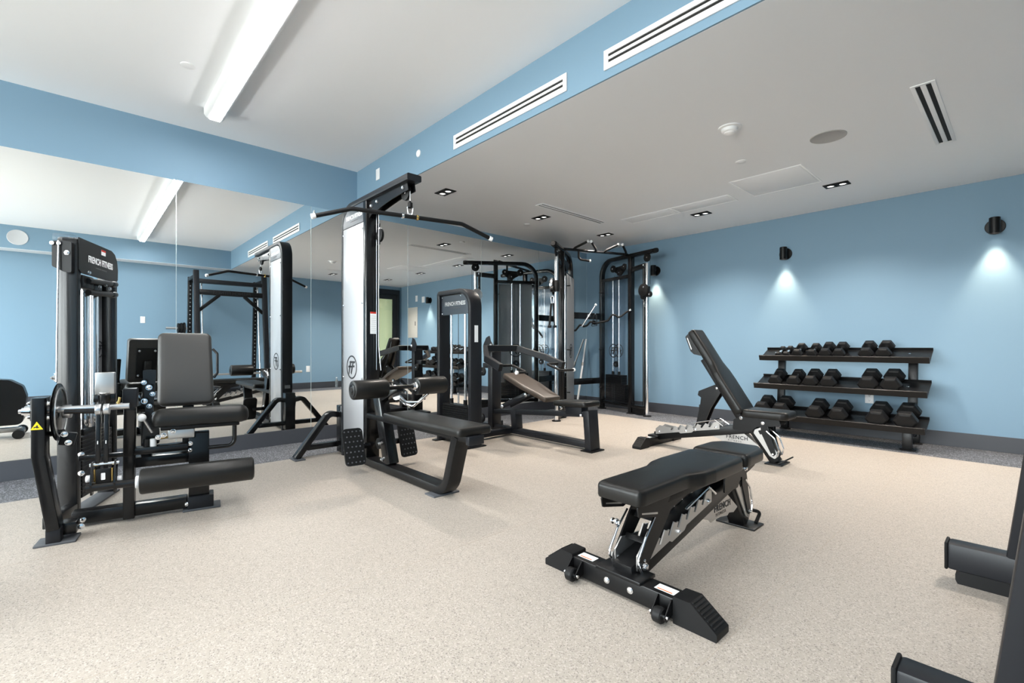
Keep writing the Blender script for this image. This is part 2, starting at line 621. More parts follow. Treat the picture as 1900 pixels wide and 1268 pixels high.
# baseboards
b = MB().box(XM, XM + 0.012, YF, YB, 0, MIR_Z0 - 0.002, 0.002)
b.box(XM - 0.02, XM + 0.002, YF, YB, 0, MIR_Z0 - 0.002)
struct(b, 'baseboard_left', 'base')
struct(MB().box(XM, XO, YB - 0.012, YB, 0, 0.145, 0.002), 'baseboard_back', 'base')
b = MB().box(XO - 0.012, XO, YF, DY0 - 0.03, 0, 0.145, 0.002)
struct(b, 'baseboard_right', 'base')
# mirror panels, side by side with polished edges
ys = [YF, -2.815, -1.665, -0.515, 0.634, 1.803, 2.956, 4.105, 5.241, YB - 0.002]
for i in range(len(ys) - 1):
    rt = thing('mirror_panel', '', 'mirror', (XM, (ys[i] + ys[i + 1]) / 2, MIR_Z0), group='mirror panels along the left wall')
    rt['label'] = ['frameless mirror panel at the window end of the left wall', 'frameless mirror panel behind the camera, second from the windows',
                   'frameless mirror panel beside the camera, out past the left edge', 'leftmost mirror panel, behind the leg extension tower, reflecting the round speaker',
                   'mirror panel behind the leg extension backrest, reflecting the smith rack', 'mirror panel left of the tall white pulldown tower, reflecting a water bottle',
                   'mirror panel right of the pulldown tower, reflecting the far door', 'mirror panel behind the chest press tower, reflecting the dumbbells',
                   'last mirror panel, running behind the corner cable trainer'][i]
    MB().box(XM - 0.006, XM + 0.0, ys[i] + 0.0015, ys[i + 1] - 0.0015, MIR_Z0, MIR_Z1).build('glass', 'mirror', rt, False)
    for yy in (ys[i] + 0.0015, ys[i + 1] - 0.0015):
        MB().box(XM - 0.006, XM + 0.0006, yy - 0.0010, yy + 0.0010, MIR_Z0, MIR_Z1).build('polished_edge', 'mirror_edge', rt, False)

# door at the far right end, seen in the mirrors
door = tag(bpy.data.objects.new('door_1', None), kind='structure')
col.objects.link(door)
door.location = (XO, (DY0 + DY1) / 2, 0)
b = MB()
b.box(XO - 0.03, XO + 0.10, DY0, DY0 + 0.07, 0, DZ)
b.box(XO - 0.03, XO + 0.10, DY1 - 0.07, DY1, 0, DZ)
b.box(XO - 0.03, XO + 0.10, DY0 + 0.07, DY1 - 0.07, DZ - 0.12, DZ)
b.build('door_frame', 'ink', door, False)
b = MB()
b.box(XO + 0.01, XO + 0.06, DY0 + 0.07, DY0 + 0.18, 0.01, DZ - 0.12)
b.box(XO + 0.01, XO + 0.06, DY1 - 0.18, DY1 - 0.07, 0.01, DZ - 0.12)
b.box(XO + 0.01, XO + 0.06, DY0 + 0.18, DY1 - 0.18, DZ - 0.25, DZ - 0.12)
b.box(XO + 0.01, XO + 0.06, DY0 + 0.18, DY1 - 0.18, 0.01, 0.25)
leaf = b.build('door_leaf', 'ink', door, False)
MB().box(XO + 0.03, XO + 0.036, DY0 + 0.18, DY1 - 0.18, 0.25, DZ - 0.25).build('pane', 'glass', leaf)
MB().tube([(XO, DY0 + 0.13, 0.9), (XO - 0.05, DY0 + 0.13, 0.9), (XO - 0.05, DY0 + 0.13, 1.3), (XO, DY0 + 0.13, 1.3)], 0.01, fil=0.02).build('door_handle', 'steel', leaf)
# green corridor beyond the door
b = MB()
b.box(XO + 1.2, XO + 1.25, DY0 - 0.6, YB + 0.5, 0, 2.7)
b.box(XO + T, XO + 1.2, DY0 - 0.6, DY0 - 0.55, 0, 2.7)
b.box(XO + T, XO + 1.2, YB + 0.45, YB + 0.5, 0, 2.7)
b.box(XO + T, XO + 1.25, DY0 - 0.6, YB + 0.5, 2.7, 2.75)
struct(b, 'wall_corridor', 'green')
struct(MB().box(XO + T, XO + 1.25, DY0 - 0.6, YB + 0.5, -0.1, 0), 'floor_corridor', 'floor')

# ================================================================ CEILING THINGS
def linear_light(x0, x1, y, label):
    t = thing('linear_ceiling_light', label, 'ceiling light', ((x0 + x1) / 2, y, ZH), group='linear lights on the high ceiling')
    fr = Fr((0, y, 0), (0, 1, 0), (0, 0, 1))
    # curved white housing: section in y-z, extruded along x
    sec = [(-0.075, ZH), (-0.075, ZH - 0.05), (-0.06, ZH - 0.072), (-0.045, ZH - 0.08), (0.045, ZH - 0.08), (0.06, ZH - 0.072), (0.075, ZH - 0.05), (0.075, ZH)]
    MB().prism(sec, fr, x0, x1).build('housing', 'white', t)
    sec = [(-0.043, ZH - 0.079), (-0.035, ZH - 0.088), (0.035, ZH - 0.088), (0.043, ZH - 0.079)]
    MB().prism(sec, fr, x0 + 0.012, x1 - 0.012).build('diffuser', 'glow', t)
linear_light(-4.58, 0.50, 0.83, 'long white linear light glowing on the high ceiling above the leg extension')
linear_light(-4.58, 0.50, -2.2, 'long white linear light behind the camera near the windows')

def downlight(x, y, label, lx=0.105, ly=0.065):
    t = thing('twin_downlight', label, 'downlight', (x, y, ZL), group='black twin-head recessed downlights in the lowered ceiling')
    b = MB()
    b.box(x - lx, x + lx, y - ly, y - ly + 0.006, ZL - 0.006, ZL)
    b.box(x - lx, x + lx, y + ly - 0.006, y + ly, ZL - 0.006, ZL)
    b.box(x - lx, x - lx + 0.006, y - ly + 0.006, y + ly - 0.006, ZL - 0.006, ZL)
    b.box(x + lx - 0.006, x + lx, y - ly + 0.006, y + ly - 0.006, ZL - 0.006, ZL)
    b.box(x - lx + 0.006, x + lx - 0.006, y - ly + 0.006, y + ly - 0.006, ZL - 0.002, ZL - 0.0005)
    b.build('trim_frame', 'dark', t)
    for s in (-1, 1):
        cx = x + s * lx * 0.48
        h = MB().lathe((cx, y, ZL - 0.002), (0, 0, -1), [(0, 0.043), (0.010, 0.043), (0.010, 0.034), (0.003, 0.030)], 20).build('lamp_head', 'satin', t)
        MB().lathe((cx, y, ZL - 0.005), (0, 0, -1), [(0, 0.029), (0.002, 0.029), (0.004, 0.02)], 20).build('lens', 'dl_glow', h)
        lamp('downlight_lamp', 'SPOT', (cx, y, ZL - 0.02), 30.0, (1.0, 0.91, 0.81), (0, 0, 0), t, spot_size=R(125), spot_blend=0.9, shadow_soft_size=0.03)
downlight(-4.055, 2.78, 'black twin downlight in the lowered ceiling nearest the pulldown arm')
downlight(-4.06, 4.20, 'black twin downlight beside the left slot diffuser')
downlight(-4.07, 5.525, 'black twin downlight above the corner cable trainer')
downlight(-2.65, 5.50, 'black twin downlight beside the double-framed access panel')
downlight(-1.272, 5.49, 'rightmost black twin downlight, beside the square access panel')
downlight(0.12, 4.12, 'black twin downlight near the door side, seen only in the mirror, nearer the bulkhead')
downlight(0.12, 5.45, 'black twin downlight near the door side, seen only in the mirror, nearer the back wall')

def ceil_slot(x0, x1, y0, y1, label, frame_mat='white'):
    t = thing('ceiling_slot_diffuser', label, 'air vent', ((x0 + x1) / 2, (y0 + y1) / 2, ZL), group='slot diffusers in the lowered ceiling')
    w = x1 - x0
    e = 0.022
    b = MB()
    b.box(x0, x0 + e, y0, y1, ZL - 0.006, ZL, 0.001)
    b.box(x1 - e, x1, y0, y1, ZL - 0.006, ZL, 0.001)
    b.box(x0 + e, x1 - e, y0, y0 + e, ZL - 0.006, ZL, 0.001)
    b.box(x0 + e, x1 - e, y1 - e, y1, ZL - 0.006, ZL, 0.001)
    xm_ = (x0 + x1) / 2
    b.box(xm_ - w * 0.11, xm_ + w * 0.11, y0 + e, y1 - e, ZL - 0.006, ZL, 0.001)
    b.build('frame', frame_mat, t)
    MB().box(x0 + e, x1 - e, y0 + e, y1 - e, ZL - 0.002, ZL - 0.0006).build('dark_slots', 'dark', t, False)
ceil_slot(-0.492, -0.374, 3.757, 4.98, 'white ceiling slot diffuser above the dumbbell side of the room')
ceil_slot(-3.752, -3.64, 3.79, 4.98, 'narrow ceiling slot diffuser left of the access panels', 'soffit')

def wall_grille(x0, x1, label):
    z0, z1, yf = 2.640, 2.757, YS - 0.012
    t = thing('wall_slot_grille', label, 'air vent', ((x0 + x1) / 2, yf, z0), group='air grilles on the blue bulkhead')
    b = MB()
    f = 0.020
    b.box(x0, x1, yf - 0.010, yf, z1 - 0.030, z1, 0.0015)
    b.box(x0, x1, yf - 0.010, yf, z0, z0 + 0.036, 0.0015)
    b.box(x0, x0 + f * 1.6, yf - 0.010, yf, z0 + 0.036, z1 - 0.030, 0.0015)
    b.box(x1 - f * 1.6, x1, yf - 0.010, yf, z0 + 0.036, z1 - 0.030, 0.0015)
    b.box(x0 + f, x1 - f, yf - 0.009, yf, 2.6935, 2.7105, 0.001)
    b.build('frame', 'white', t)
    MB().box(x0 + f, x1 - f, yf - 0.003, yf - 0.0008, z0 + 0.03, z1 - 0.02).build('dark_slots', 'dark', t, False)
wall_grille(-3.24, -1.998, 'white two-slot air grille on the blue bulkhead, left of the pair')
wall_grille(-1.707, -0.465, 'white two-slot air grille on the blue bulkhead, cut by the top edge')

yf = YS - 0.012
t = thing('round_wall_sensor', 'small round white disc on the blue bulkhead above the pulldown', 'sensor', (-3.80, yf, 2.78))
MB().lathe((-3.80, yf, 2.78), (0, -1, 0), [(0, 0.034), (0.006, 0.034), (0.012, 0.026), (0.014, 0)], 24).build('cover', 'white', t)
t = thing('wall_cover_plate', 'tall white cover plate on the blue bulkhead next to the corner', 'cover plate', (-4.60, yf, 2.80))
MB().box(-4.645, -4.565, yf - 0.006, yf, 2.745, 2.862, 0.002).build('plate', 'white', t)

def on_ceiling(name, label, cat, x, y, z=ZL):
    return thing(name, label, cat, (x, y, z))
t = on_ceiling('smoke_detector', 'white domed smoke detector on the lowered ceiling', 'smoke detector', -1.466, 3.486)
MB().lathe((-1.466, 3.486, ZL), (0, 0, -1), [(0, 0.078), (0.008, 0.078), (0.012, 0.058), (0.030, 0.054), (0.036, 0.046)], 28).build('base', 'white', t)
b = MB().lathe((-1.466, 3.486, ZL - 0.034), (0, 0, -1), [(0, 0.040), (0.010, 0.036), (0.018, 0.022), (0.022, 0)], 24).build('sensor_cap', 'white', t)
t = on_ceiling('ceiling_speaker', 'round flush speaker grille in the lowered ceiling', 'speaker', -1.025, 4.19)
MB().lathe((-1.025, 4.19, ZL), (0, 0, -1), [(0, 0.118), (0.004, 0.118), (0.005, 0.112), (0.003, 0.108), (0.003, 0)], 36).build('grille', mat('grey_speaker_mesh', (0.40, 0.39, 0.385), 0.8), t)
t = on_ceiling('sprinkler_cover', 'small white sprinkler cover disc between speaker and access panel', 'sprinkler', -1.671, 4.199)
MB().lathe((-1.671, 4.199, ZL), (0, 0, -1), [(0, 0.042), (0.004, 0.042), (0.007, 0.036), (0.007, 0)], 24).build('cover', 'white', t)
t = on_ceiling('sprinkler_cover', 'small shiny sprinkler disc left of the narrow slot diffuser', 'sprinkler', -4.408, 4.30)
MB().lathe((-4.408, 4.30, ZL), (0, 0, -1), [(0, 0.040), (0.004, 0.040), (0.012, 0.030), (0.013, 0)], 24).build('cover', 'white', t)
t = on_ceiling('sprinkler_cover', 'white sprinkler cover disc on the high ceiling beside the linear light', 'sprinkler', -3.97, 0.56, ZH)
MB().lathe((-3.97, 0.56, ZH), (0, 0, -1), [(0, 0.045), (0.004, 0.045), (0.008, 0.036), (0.008, 0)], 24).build('cover', 'white', t)

def access_panel(x0, x1, y0, y1, label, doors=1):
    t = on_ceiling('ceiling_access_panel', label, 'access panel', (x0 + x1) / 2, (y0 + y1) / 2)
    n = doors
    w = (x1 - x0) / n
    b = MB()
    for k in range(n):
        a, c = x0 + k * w, x0 + (k + 1) * w
        for q in ((a, c, y0, y0 + 0.012), (a, c, y1 - 0.012, y1), (a, a + 0.012, y0 + 0.012, y1 - 0.012), (c - 0.012, c, y0 + 0.012, y1 - 0.012)):
            b.box(q[0], q[1], q[2], q[3], ZL - 0.004, ZL, 0.0008)
    b.build('frame', 'ceiling', t)
    for k in range(n):
        a, c = x0 + k * w, x0 + (k + 1) * w
        MB().box(a + 0.022, c - 0.022, y0 + 0.022, y1 - 0.022, ZL - 0.003, ZL, 0.0008).build('door', 'soffit', t)
access_panel(-1.962, -1.338, 4.645, 5.28, 'square white access panel in the lowered ceiling')
access_panel(-3.455, -2.128, 5.01, 5.28, 'long access panel of two framed doors in the lowered ceiling', 2)

# round speaker on the bulkhead of the opposite wall (seen in the mirror)
t = thing('wall_speaker', 'round pale speaker on the opposite bulkhead, seen in the leftmost mirror', 'speaker', (0.90, -0.745, 2.77))
MB().lathe((0.90, -0.745, 2.775), (-1, 0, 0), [(0, 0.125), (0.006, 0.125), (0.008, 0.118), (0.006, 0.112), (0.006, 0)], 36).build('grille', 'panel', t)

# ================================================================ WALL THINGS
def sconce(x, label, e=21.0):
    t = thing('wall_sconce', label, 'wall lamp', (x, YB, 2.13), group='black cylinder sconces on the back wall')
    MB().lathe((x, YB, 2.135), (0, -1, 0), [(0, 0.072), (0.008, 0.072), (0.012, 0.068), (0.012, 0)], 32).build('back_plate', 'satin', t)
    MB().cyl((x, YB - 0.011, 2.14), (x, YB - 0.05, 2.14), 0.018).build('arm', 'satin', t)
    # open-bottomed can
    c = MB().lathe((x, YB - 0.085, 2.21), (0, 0, -1), [(0, 0), (0, 0.036), (0.004, 0.040), (0.15, 0.040), (0.15, 0.036), (0.035, 0.036), (0.03, 0)], 28).build('can', 'satin', t)
    MB().lathe((x, YB - 0.085, 2.112), (0, 0, -1), [(0, 0.034), (0.006, 0.034), (0.010, 0.02)], 24).build('lens', 'lampglow', t)
    l = lamp('sconce_lamp', 'SPOT', (x, YB - 0.085, 2.055), e, (1.0, 0.80, 0.58), (0, 0, 0), t, spot_size=R(66), spot_blend=0.85, shadow_soft_size=0.03)
sconce(-0.213, 'black cylinder wall sconce lit at the right end of the back wall')
sconce(-2.018, 'black cylinder wall sconce lit above the raised bench, middle of the back wall')
sconce(-3.79, 'black cylinder wall sconce lit behind the right cable tower')

def plate(name, label, cat, c, n, w, h, m='white', outlet=False):
    t = thing(name, label, cat, c)
    c = Vector(c)
    fr = Fr(c, Vector((0, 0, 1)).cross(Vector(n)), (0, 0, 1))
    MB().obox(fr, -w / 2, w / 2, -h / 2, h / 2, 0, 0.006, 0.0025).build('plate', m, t)
    if outlet:
        b = MB()
        for s in (-1, 1):
            zc = s * h * 0.22
            b.prism([(-0.016, zc - 0.013), (0.016, zc - 0.013), (0.016, zc + 0.013), (-0.016, zc + 0.013)], fr, 0.006, 0.0075, 0.008)
        r = b.build('receptacle', 'white', t)
        b = MB()
        for s in (-1, 1):
            zc = s * h * 0.22
            for dx in (-0.006, 0.006):
                b.obox(fr, dx - 0.0012, dx + 0.0012, zc - 0.002, zc + 0.008, 0.0072, 0.008)
            b.obox(fr, -0.003, 0.003, zc - 0.010, zc - 0.005, 0.0072, 0.008)
        b.build('slots', 'dark', r, False)
    return t
plate('wall_outlet', 'white outlet on the back wall between the lower dumbbell shelves', 'outlet', (-1.182, YB, 0.43), (0, -1, 0), 0.078, 0.118, outlet=True)
plate('wall_outlet', 'white cover plate high on the opposite wall, mirrored left of the backrest', 'switch plate', (XO, 0.893, 1.507), (-1, 0, 0), 0.075, 0.125)
plate('wall_outlet', 'white cover plate low on the opposite wall, mirrored above the bottle', 'outlet', (XO, 3.968, 0.464), (-1, 0, 0), 0.085, 0.145)
plate('wall_switch', 'white alarm plate on the back wall, mirrored farthest from the sconce', 'switch plate', (0.432, YB, 2.228), (0, -1, 0), 0.10, 0.155)
plate('wall_switch', 'white strobe plate on the back wall, mirrored right beside the sconce', 'switch plate', (0.11, YB, 2.18), (0, -1, 0), 0.13, 0.15)
t = thing('electrical_panel', 'beige electrical panel door on the back wall, seen in the mirror', 'electrical panel', (0.61, YB, 1.61))
MB().box(0.38, 0.84, YB - 0.012, YB, 1.22, 2.01, 0.003).build('cover', 'offwhite', t)
MB().box(0.43, 0.79, YB - 0.018, YB - 0.011, 1.27, 1.96, 0.003).build('door', 'offwhite', t)
MB().box(0.455, 0.475, YB - 0.026, YB - 0.017, 1.53, 1.64, 0.003).build('latch', 'ink', t)
# water bottle on the floor at the opposite wall
t = thing('water_bottle', 'clear plastic water bottle on the floor by the opposite wall, mirrored', 'bottle', (1.10, 4.60, 0))
MB().lathe((1.10, 4.60, 0.001), (0, 0, 1), [(0, 0.03), (0.004, 0.034), (0.07, 0.033), (0.08, 0.030), (0.09, 0.033), (0.16, 0.034), (0.20, 0.020), (0.222, 0.013), (0.235, 0.013)], 20).build('bottle_body', 'water', t)
MB().cyl((1.10, 4.60, 0.226), (1.10, 4.60, 0.246), 0.0155).build('cap', 'white', t)

# ================================================================ ADJUSTABLE BENCHES  (local: u = length, v = across, z up)
def bench(loc, rz, incline, label):
    t = thing('adjustable_bench', label, 'weight bench', loc, rz, 'adjustable benches on the beige floor')
    def B(mb, name, m, p=None, smooth=True):
        return mb.build(name, m, p or t, smooth, False)
    XZ = lambda v=0.0: Fr((0, v, 0), (1, 0, 0), (0, 0, 1))      # normal = -v
    # cross foot at the wheel end
    foot = B(MB().box(0.0, 0.085, -0.25, 0.25, 0.012, 0.088, 0.005), 'cross_foot', 'satin')
    for s in (-1, 1):
        fr = Fr((0, 0, 0), (0, s, 0), (0, 0, 1))
        out = [(0.235, 0.0), (0.235, 0.098), (0.30, 0.100), (0.395, 0.028), (0.395, 0.0)]
        b = MB()
        n0, n1 = (-0.004, 0.089) if fr.z.x > 0 else (-0.089, 0.004)
        b.prism(out, fr, n0, n1, 0.006, 2)
        cap = B(b, 'rubber_end_cap', 'rubber', foot)
        b = MB()
        d = Vector((0, s * 0.095, -0.072)).normalized()
        nrm = Vector((0, s * 0.072, 0.095)).normalized()
        for k in range(8):
            p = Vector((0.0425, s * 0.302, 0.1005)) + d * (0.006 + 0.0135 * k)
            b.beam(p - Vector((0.038, 0, 0)), p + Vector((0.038, 0, 0)), 0.007, 0.004, d, 0.001)
        B(b, 'tread_ribs', 'rubber', cap)
        # label on the foot
        st = B(MB().box(0.022, 0.064, min(s * 0.145, s * 0.225), max(s * 0.145, s * 0.225), 0.088, 0.0888), 'sticker', 'paint_white', foot, False)
        B(MB().box(0.026, 0.032, min(s * 0.155, s * 0.215), max(s * 0.155, s * 0.215), 0.0888, 0.0893), 'orange_line', 'orange', foot, False)
        # transport wheel with its fork
        for q in (-0.027, 0.027):
            w = MB()
            w.prism([(-0.0, 0.085), (0.0, 0.030), (0.045, 0.018), (0.060, 0.034), (0.012, 0.085)], Fr((0, s * 0.205 + q, 0), (-1, 0, 0), (0, 0, 1)), -0.002, 0.002)
            fk = B(w, 'wheel_fork', 'satin', foot)
        B(MB().lathe((-0.045, s * 0.205 - 0.018, 0.036), (0, 1, 0), [(0, 0.010), (0, 0.024), (0.005, 0.028), (0.031, 0.028), (0.036, 0.024), (0.036, 0.010)], 24), 'wheel', 'rubber', foot)
        B(MB().cyl((-0.045, s * 0.205 - 0.036, 0.036), (-0.045, s * 0.205 + 0.036, 0.036), 0.007, 12), 'axle', 'chrome', foot)
    for v in (-0.055, 0.055):
        B(MB().bolt((0.0, v, 0.050), (-1, 0, 0), 0.010, 0.010), 'bolt', 'chrome', foot)
    B(MB().box(-0.012, 0.10, -0.105, 0.105, 0.086, 0.100, 0.003), 'saddle_plate', 'satin', foot)
    # spine and rear leg
    b = MB().beam((0.03, 0, 0.085), (1.00, 0, 0.285), 0.090, 0.085, (0, 1, 0), 0.006)
    spine = B(b, 'spine', 'satin')
    b = MB().beam((0.965, 0, 0.30), (1.165, 0, 0.012), 0.085, 0.075, (0, 1, 0), 0.006)
    leg = B(b, 'rear_leg', 'satin')
    B(MB().box(1.10, 1.235, -0.105, 0.105, 0.0, 0.012, 0.003), 'rear_foot_plate', 'satin', leg)
    b = MB()
    b.sweep([(1.20, -0.075, 0.014), (1.265, -0.075, 0.06), (1.265, 0.075, 0.06), (1.20, 0.075, 0.014)], 0.012, 0.018, (0.58, 0, -0.81), 0.02, rc=0.003)
    B(b, 'lift_handle', 'satin', leg)
    # ladder plates along the spine
    def sp(u):
        return 0.085 + (u - 0.03) * 0.2 / 0.97
    for s in (-1, 1):
        vv = s * 0.052
        fr = Fr((0, vv, 0), (1, 0, 0), (0, 0, 1))
        top = []
        n = 6
        u0, u1 = 0.20, 0.66
        poly = [(0.05, sp(0.05) + 0.018), (0.05, sp(0.05) + 0.075), (0.095, sp(0.095) + 0.105), (0.15, sp(0.15) + 0.085)]
        for k in range(n):
            a = u0 + (u1 - u0) * k / n
            c = (u1 - u0) / n
            poly += [(a, sp(a) + 0.072), (a + c * 0.30, sp(a) + 0.072), (a + c * 0.14, sp(a) + 0.050), (a + c * 0.34, sp(a) + 0.044), (a + c * 0.80, sp(a) + 0.096)]
        poly += [(0.70, sp(0.70) + 0.085), (0.70, sp(0.70) + 0.016), (0.45, sp(0.45) + 0.018), (0.43, sp(0.43) + 0.004), (0.32, sp(0.32) + 0.004), (0.30, sp(0.30) + 0.018)]
        lp = B(MB().prism(poly, fr, -0.003, 0.003), 'ladder_plate', 'silver', spine)
        for (uu, dz) in ((0.09, 0.04), (0.375, 0.022), (0.665, 0.035)):
            B(MB().bolt((uu, vv + s * 0.003, sp(uu) + dz), (0, s, 0), 0.009, 0.010), 'bolt', 'chrome', lp)
        b = MB().tube([(0.44, vv + s * 0.006, sp(0.44) + 0.095), (0.66, vv + s * 0.006, sp(0.66) + 0.105), (0.735, vv + s * 0.006, sp(0.72) + 0.045)], 0.006, 8, 0.02)
        B(b, 'guide_rail', 'chrome', lp)
        # lettered gusset below the spine
        g = B(MB().prism([(0.62, sp(0.62) - 0.036), (0.905, sp(0.905) - 0.034), (1.035, 0.135), (0.985, 0.118), (0.93, 0.128), (0.91, 0.118), (0.80, 0.135), (0.72, 0.128), (0.70, 0.145)], Fr((0, s * 0.040, 0), (1, 0, 0), (0, 0, 1)), -0.002, 0.002, 0.003, 1), 'logo_gusset', 'silver', spine)
        tf = Fr((0.850, s * 0.0432, 0.182), (-s, 0, 0.0 - s * 0.0), (0, 0, 1))
        text('lettering', 'FRENCH', 0.046, tf, 'ink', g, 0.0004, bold=0.0008, world=False, space=1.15, xs=1.0)
        tf = Fr((0.83, s * 0.0432, 0.150), (-s, 0, 0), (0, 0, 1))
        text('lettering', 'FITNESS', 0.022, tf, 'ink', g, 0.0004, world=False, space=1.6)
        # seat ladder on the rear leg
        fr = Fr((0, s * 0.048, 0), (1, 0, 0), (0, 0, 1))
        p = B(MB().prism([(1.005, 0.275), (1.065, 0.305), (1.10, 0.285), (1.09, 0.235), (1.175, 0.115), (1.19, 0.075), (1.165, 0.045), (1.125, 0.065), (0.995, 0.245)], fr, -0.003, 0.003, 0.012, 3), 'seat_ladder_plate', 'silver', leg)
        B(MB().prism([(1.03, 0.270), (1.06, 0.278), (1.075, 0.255), (1.05, 0.235)], fr, -0.0036, 0.0036, 0.006, 2), 'ladder_slot', 'dark', p, False)
        B(MB().tube([(1.10, s * 0.056, 0.275), (1.165, s * 0.056, 0.22), (1.20, s * 0.056, 0.12), (1.185, s * 0.056, 0.07)], 0.006, 8, 0.04), 'guide_rail', 'chrome', p)
    # back rest hinge and direction
    hz, hu = 0.372, 0.895
    if incline:
        d = Vector((-0.49, 0, 0.76)).normalized()
    else:
        d = Vector((-1, 0, 0.0))
    n = Vector((d.z, 0, -d.x)) if incline else Vector((0, 0, 1))
    n = n.normalized()
    H = Vector((hu - 0.005, 0, hz - 0.01)) if incline else Vector((hu, 0, hz - 0.005))
    fr = Fr(H, d, Vector((0, 1, 0)))
    sgn = 1 if fr.z.dot(n) > 0 else -1
    def ob(mb, a0, a1, b0, b1, c0, c1, bev=0.003):
        if sgn < 0:
            c0, c1 = -c1, -c0
        return mb.obox(fr, a0, a1, b0, b1, c0, c1, bev)
    k0 = 0.03 if incline else 0.02
    outline = [(k0, -0.135), (0.06, -0.145), (0.35, -0.148), (0.44, -0.140), (0.53, -0.108), (0.87, -0.108), (0.905, -0.10),
               (0.905, 0.10), (0.87, 0.108), (0.53, 0.108), (0.44, 0.140), (0.35, 0.148), (0.06, 0.145), (k0, 0.135)]
    z0, z1 = 0.012, 0.080
    b = MB()
    if sgn > 0:
        b.pad(outline, fr, z0, z1, [0.03, 0.05, 0.1, 0.1, 0.1, 0.1, 0.04, 0.04, 0.1, 0.1, 0.1, 0.1, 0.05, 0.03], 0.022, 0.004)
    else:
        f2 = Fr(H, d, Vector((0, -1, 0)))
        b.pad(outline, f2, z0, z1, [0.03, 0.05, 0.1, 0.1, 0.1, 0.1, 0.04, 0.04, 0.1, 0.1, 0.1, 0.1, 0.05, 0.03], 0.022, 0.004)
    back = B(b, 'back_pad', 'leather')
    b = MB()
    for s in (-1, 1):
        ob(b, -0.03, 0.62, s * 0.06 - 0.004, s * 0.06 + 0.004, -0.035, 0.014)
    ob(b, 0.60, 0.66, -0.07, 0.07, -0.004, 0.012)
    ob(b, 0.05, 0.11, -0.07, 0.07, -0.010, 0.012)
    bf = B(b, 'back_frame', 'satin')
    # handle brackets near the head end
    for s in (-1, 1):
        q = s * 0.085
        b = MB()
        f3 = Fr(fr(0, q, 0), fr.x, n)
        b.prism([(0.64, 0.012), (0.70, -0.048), (0.74, -0.060), (0.885, -0.030), (0.895, 0.012)], f3, -0.003, 0.003, 0.006, 2)
        hb = B(b, 'grab_bracket', 'satin', bf)
        B(MB().prism([(0.75, -0.046), (0.865, -0.022), (0.865, -0.016), (0.75, -0.038)], f3, -0.0036, 0.0036), 'bracket_slot', 'silver', hb, False)
    # support strut
    if incline:
        pts = [(0.685, 0.640), (0.655, 0.650), (0.485, 0.575), (0.475, 0.535), (0.508, 0.515), (0.50, 0.45), (0.468, 0.30), (0.44, 0.195), (0.50, 0.185), (0.545, 0.28), (0.60, 0.42), (0.70, 0.585)]
        fr2 = None
        b = MB()
        for s in (-1, 1):
            b.prism(pts, Fr((0.012, s * 0.040, 0), (1, 0, 0), (0, 0, 1)), -0.004, 0.004, 0.008, 2)
        b.beam((0.50, -0.036, 0.42), (0.50, 0.036, 0.42), 0.05, 0.008, (0, 0, 1), 0.002)
        b.beam((0.60, -0.036, 0.58), (0.60, 0.036, 0.58), 0.05, 0.008, (1, 0, 0), 0.002)
        st = B(b, 'support_strut', 'satin')
        for s in (-1, 1):
            B(MB().bolt((0.468, s * 0.056, 0.205), (0, s, 0), 0.011, 0.012), 'bolt', 'chrome', st)
            B(MB().bolt((0.672, s * 0.044, 0.612), (0, s, 0), 0.010, 0.010), 'bolt', 'chrome', st)
    else:
        b = MB()
        for s in (-1, 1):
            fr2 = Fr((0, s * 0.058, 0), (1, 0, 0), (0, 0, 1))
            b.prism([(0.035, 0.105), (0.105, 0.105), (0.30, 0.30), (0.52, 0.345), (0.56, 0.372), (0.24, 0.372), (0.17, 0.30), (0.06, 0.16)], fr2, -0.004, 0.004, 0.012, 2)
        for (a, z) in ((0.13, 0.20), (0.20, 0.275), (0.27, 0.33)):
            b.beam((a, -0.055, z), (a, 0.055, z), 0.026, 0.006, (0.7, 0, 0.7), 0.002)
        st = B(b, 'support_strut', 'satin')
        B(MB().cyl((0.075, -0.075, 0.125), (0.075, 0.075, 0.125), 0.009, 14), 'cross_pin', 'chrome', st)
        for s in (-1, 1):
            B(MB().bolt((0.075, s * 0.072, 0.125), (0, s, 0), 0.012, 0.014), 'bolt', 'chrome', st)
            B(MB().tube([(0.06, s * 0.068, 0.10), (0.03, s * 0.068, 0.15), (0.09, s * 0.068, 0.235), (0.16, s * 0.066, 0.30)], 0.005, 8, 0.03), 'release_loop', 'chrome', st)
        B(MB().lathe((0.10, 0.062, 0.255), (0, 1, 0), [(0, 0.006), (0.012, 0.006), (0.012, 0.014), (0.020, 0.014), (0.020, 0.007), (0.034, 0.007), (0.034, 0.013), (0.040, 0.013)], 16), 'pull_pin', 'chrome', st)
        B(MB().box(0.062, 0.066, -0.034, 0.034, 0.101, 0.118, 0.001), 'badge', 'silver', st)
    # seat
    sf = Fr((0, 0, 0), (1, 0, 0), (0, 1, 0))
    if incline:
        o2 = [(0.925, -0.130), (0.96, -0.138), (1.23, -0.135), (1.285, -0.115), (1.285, 0.115), (1.23, 0.135), (0.96, 0.138), (0.925, 0.130)]
    else:
        o2 = [(0.895, -0.145), (0.94, -0.148), (1.12, -0.145), (1.195, -0.095), (1.195, 0.095), (1.12, 0.145), (0.94, 0.148), (0.895, 0.145)]
    seat = B(MB().pad(o2, sf, 0.385, 0.452, [0.02, 0.05, 0.06, 0.05, 0.05, 0.06, 0.05, 0.02], 0.022, 0.004), 'seat_pad', 'leather')
    b = MB()
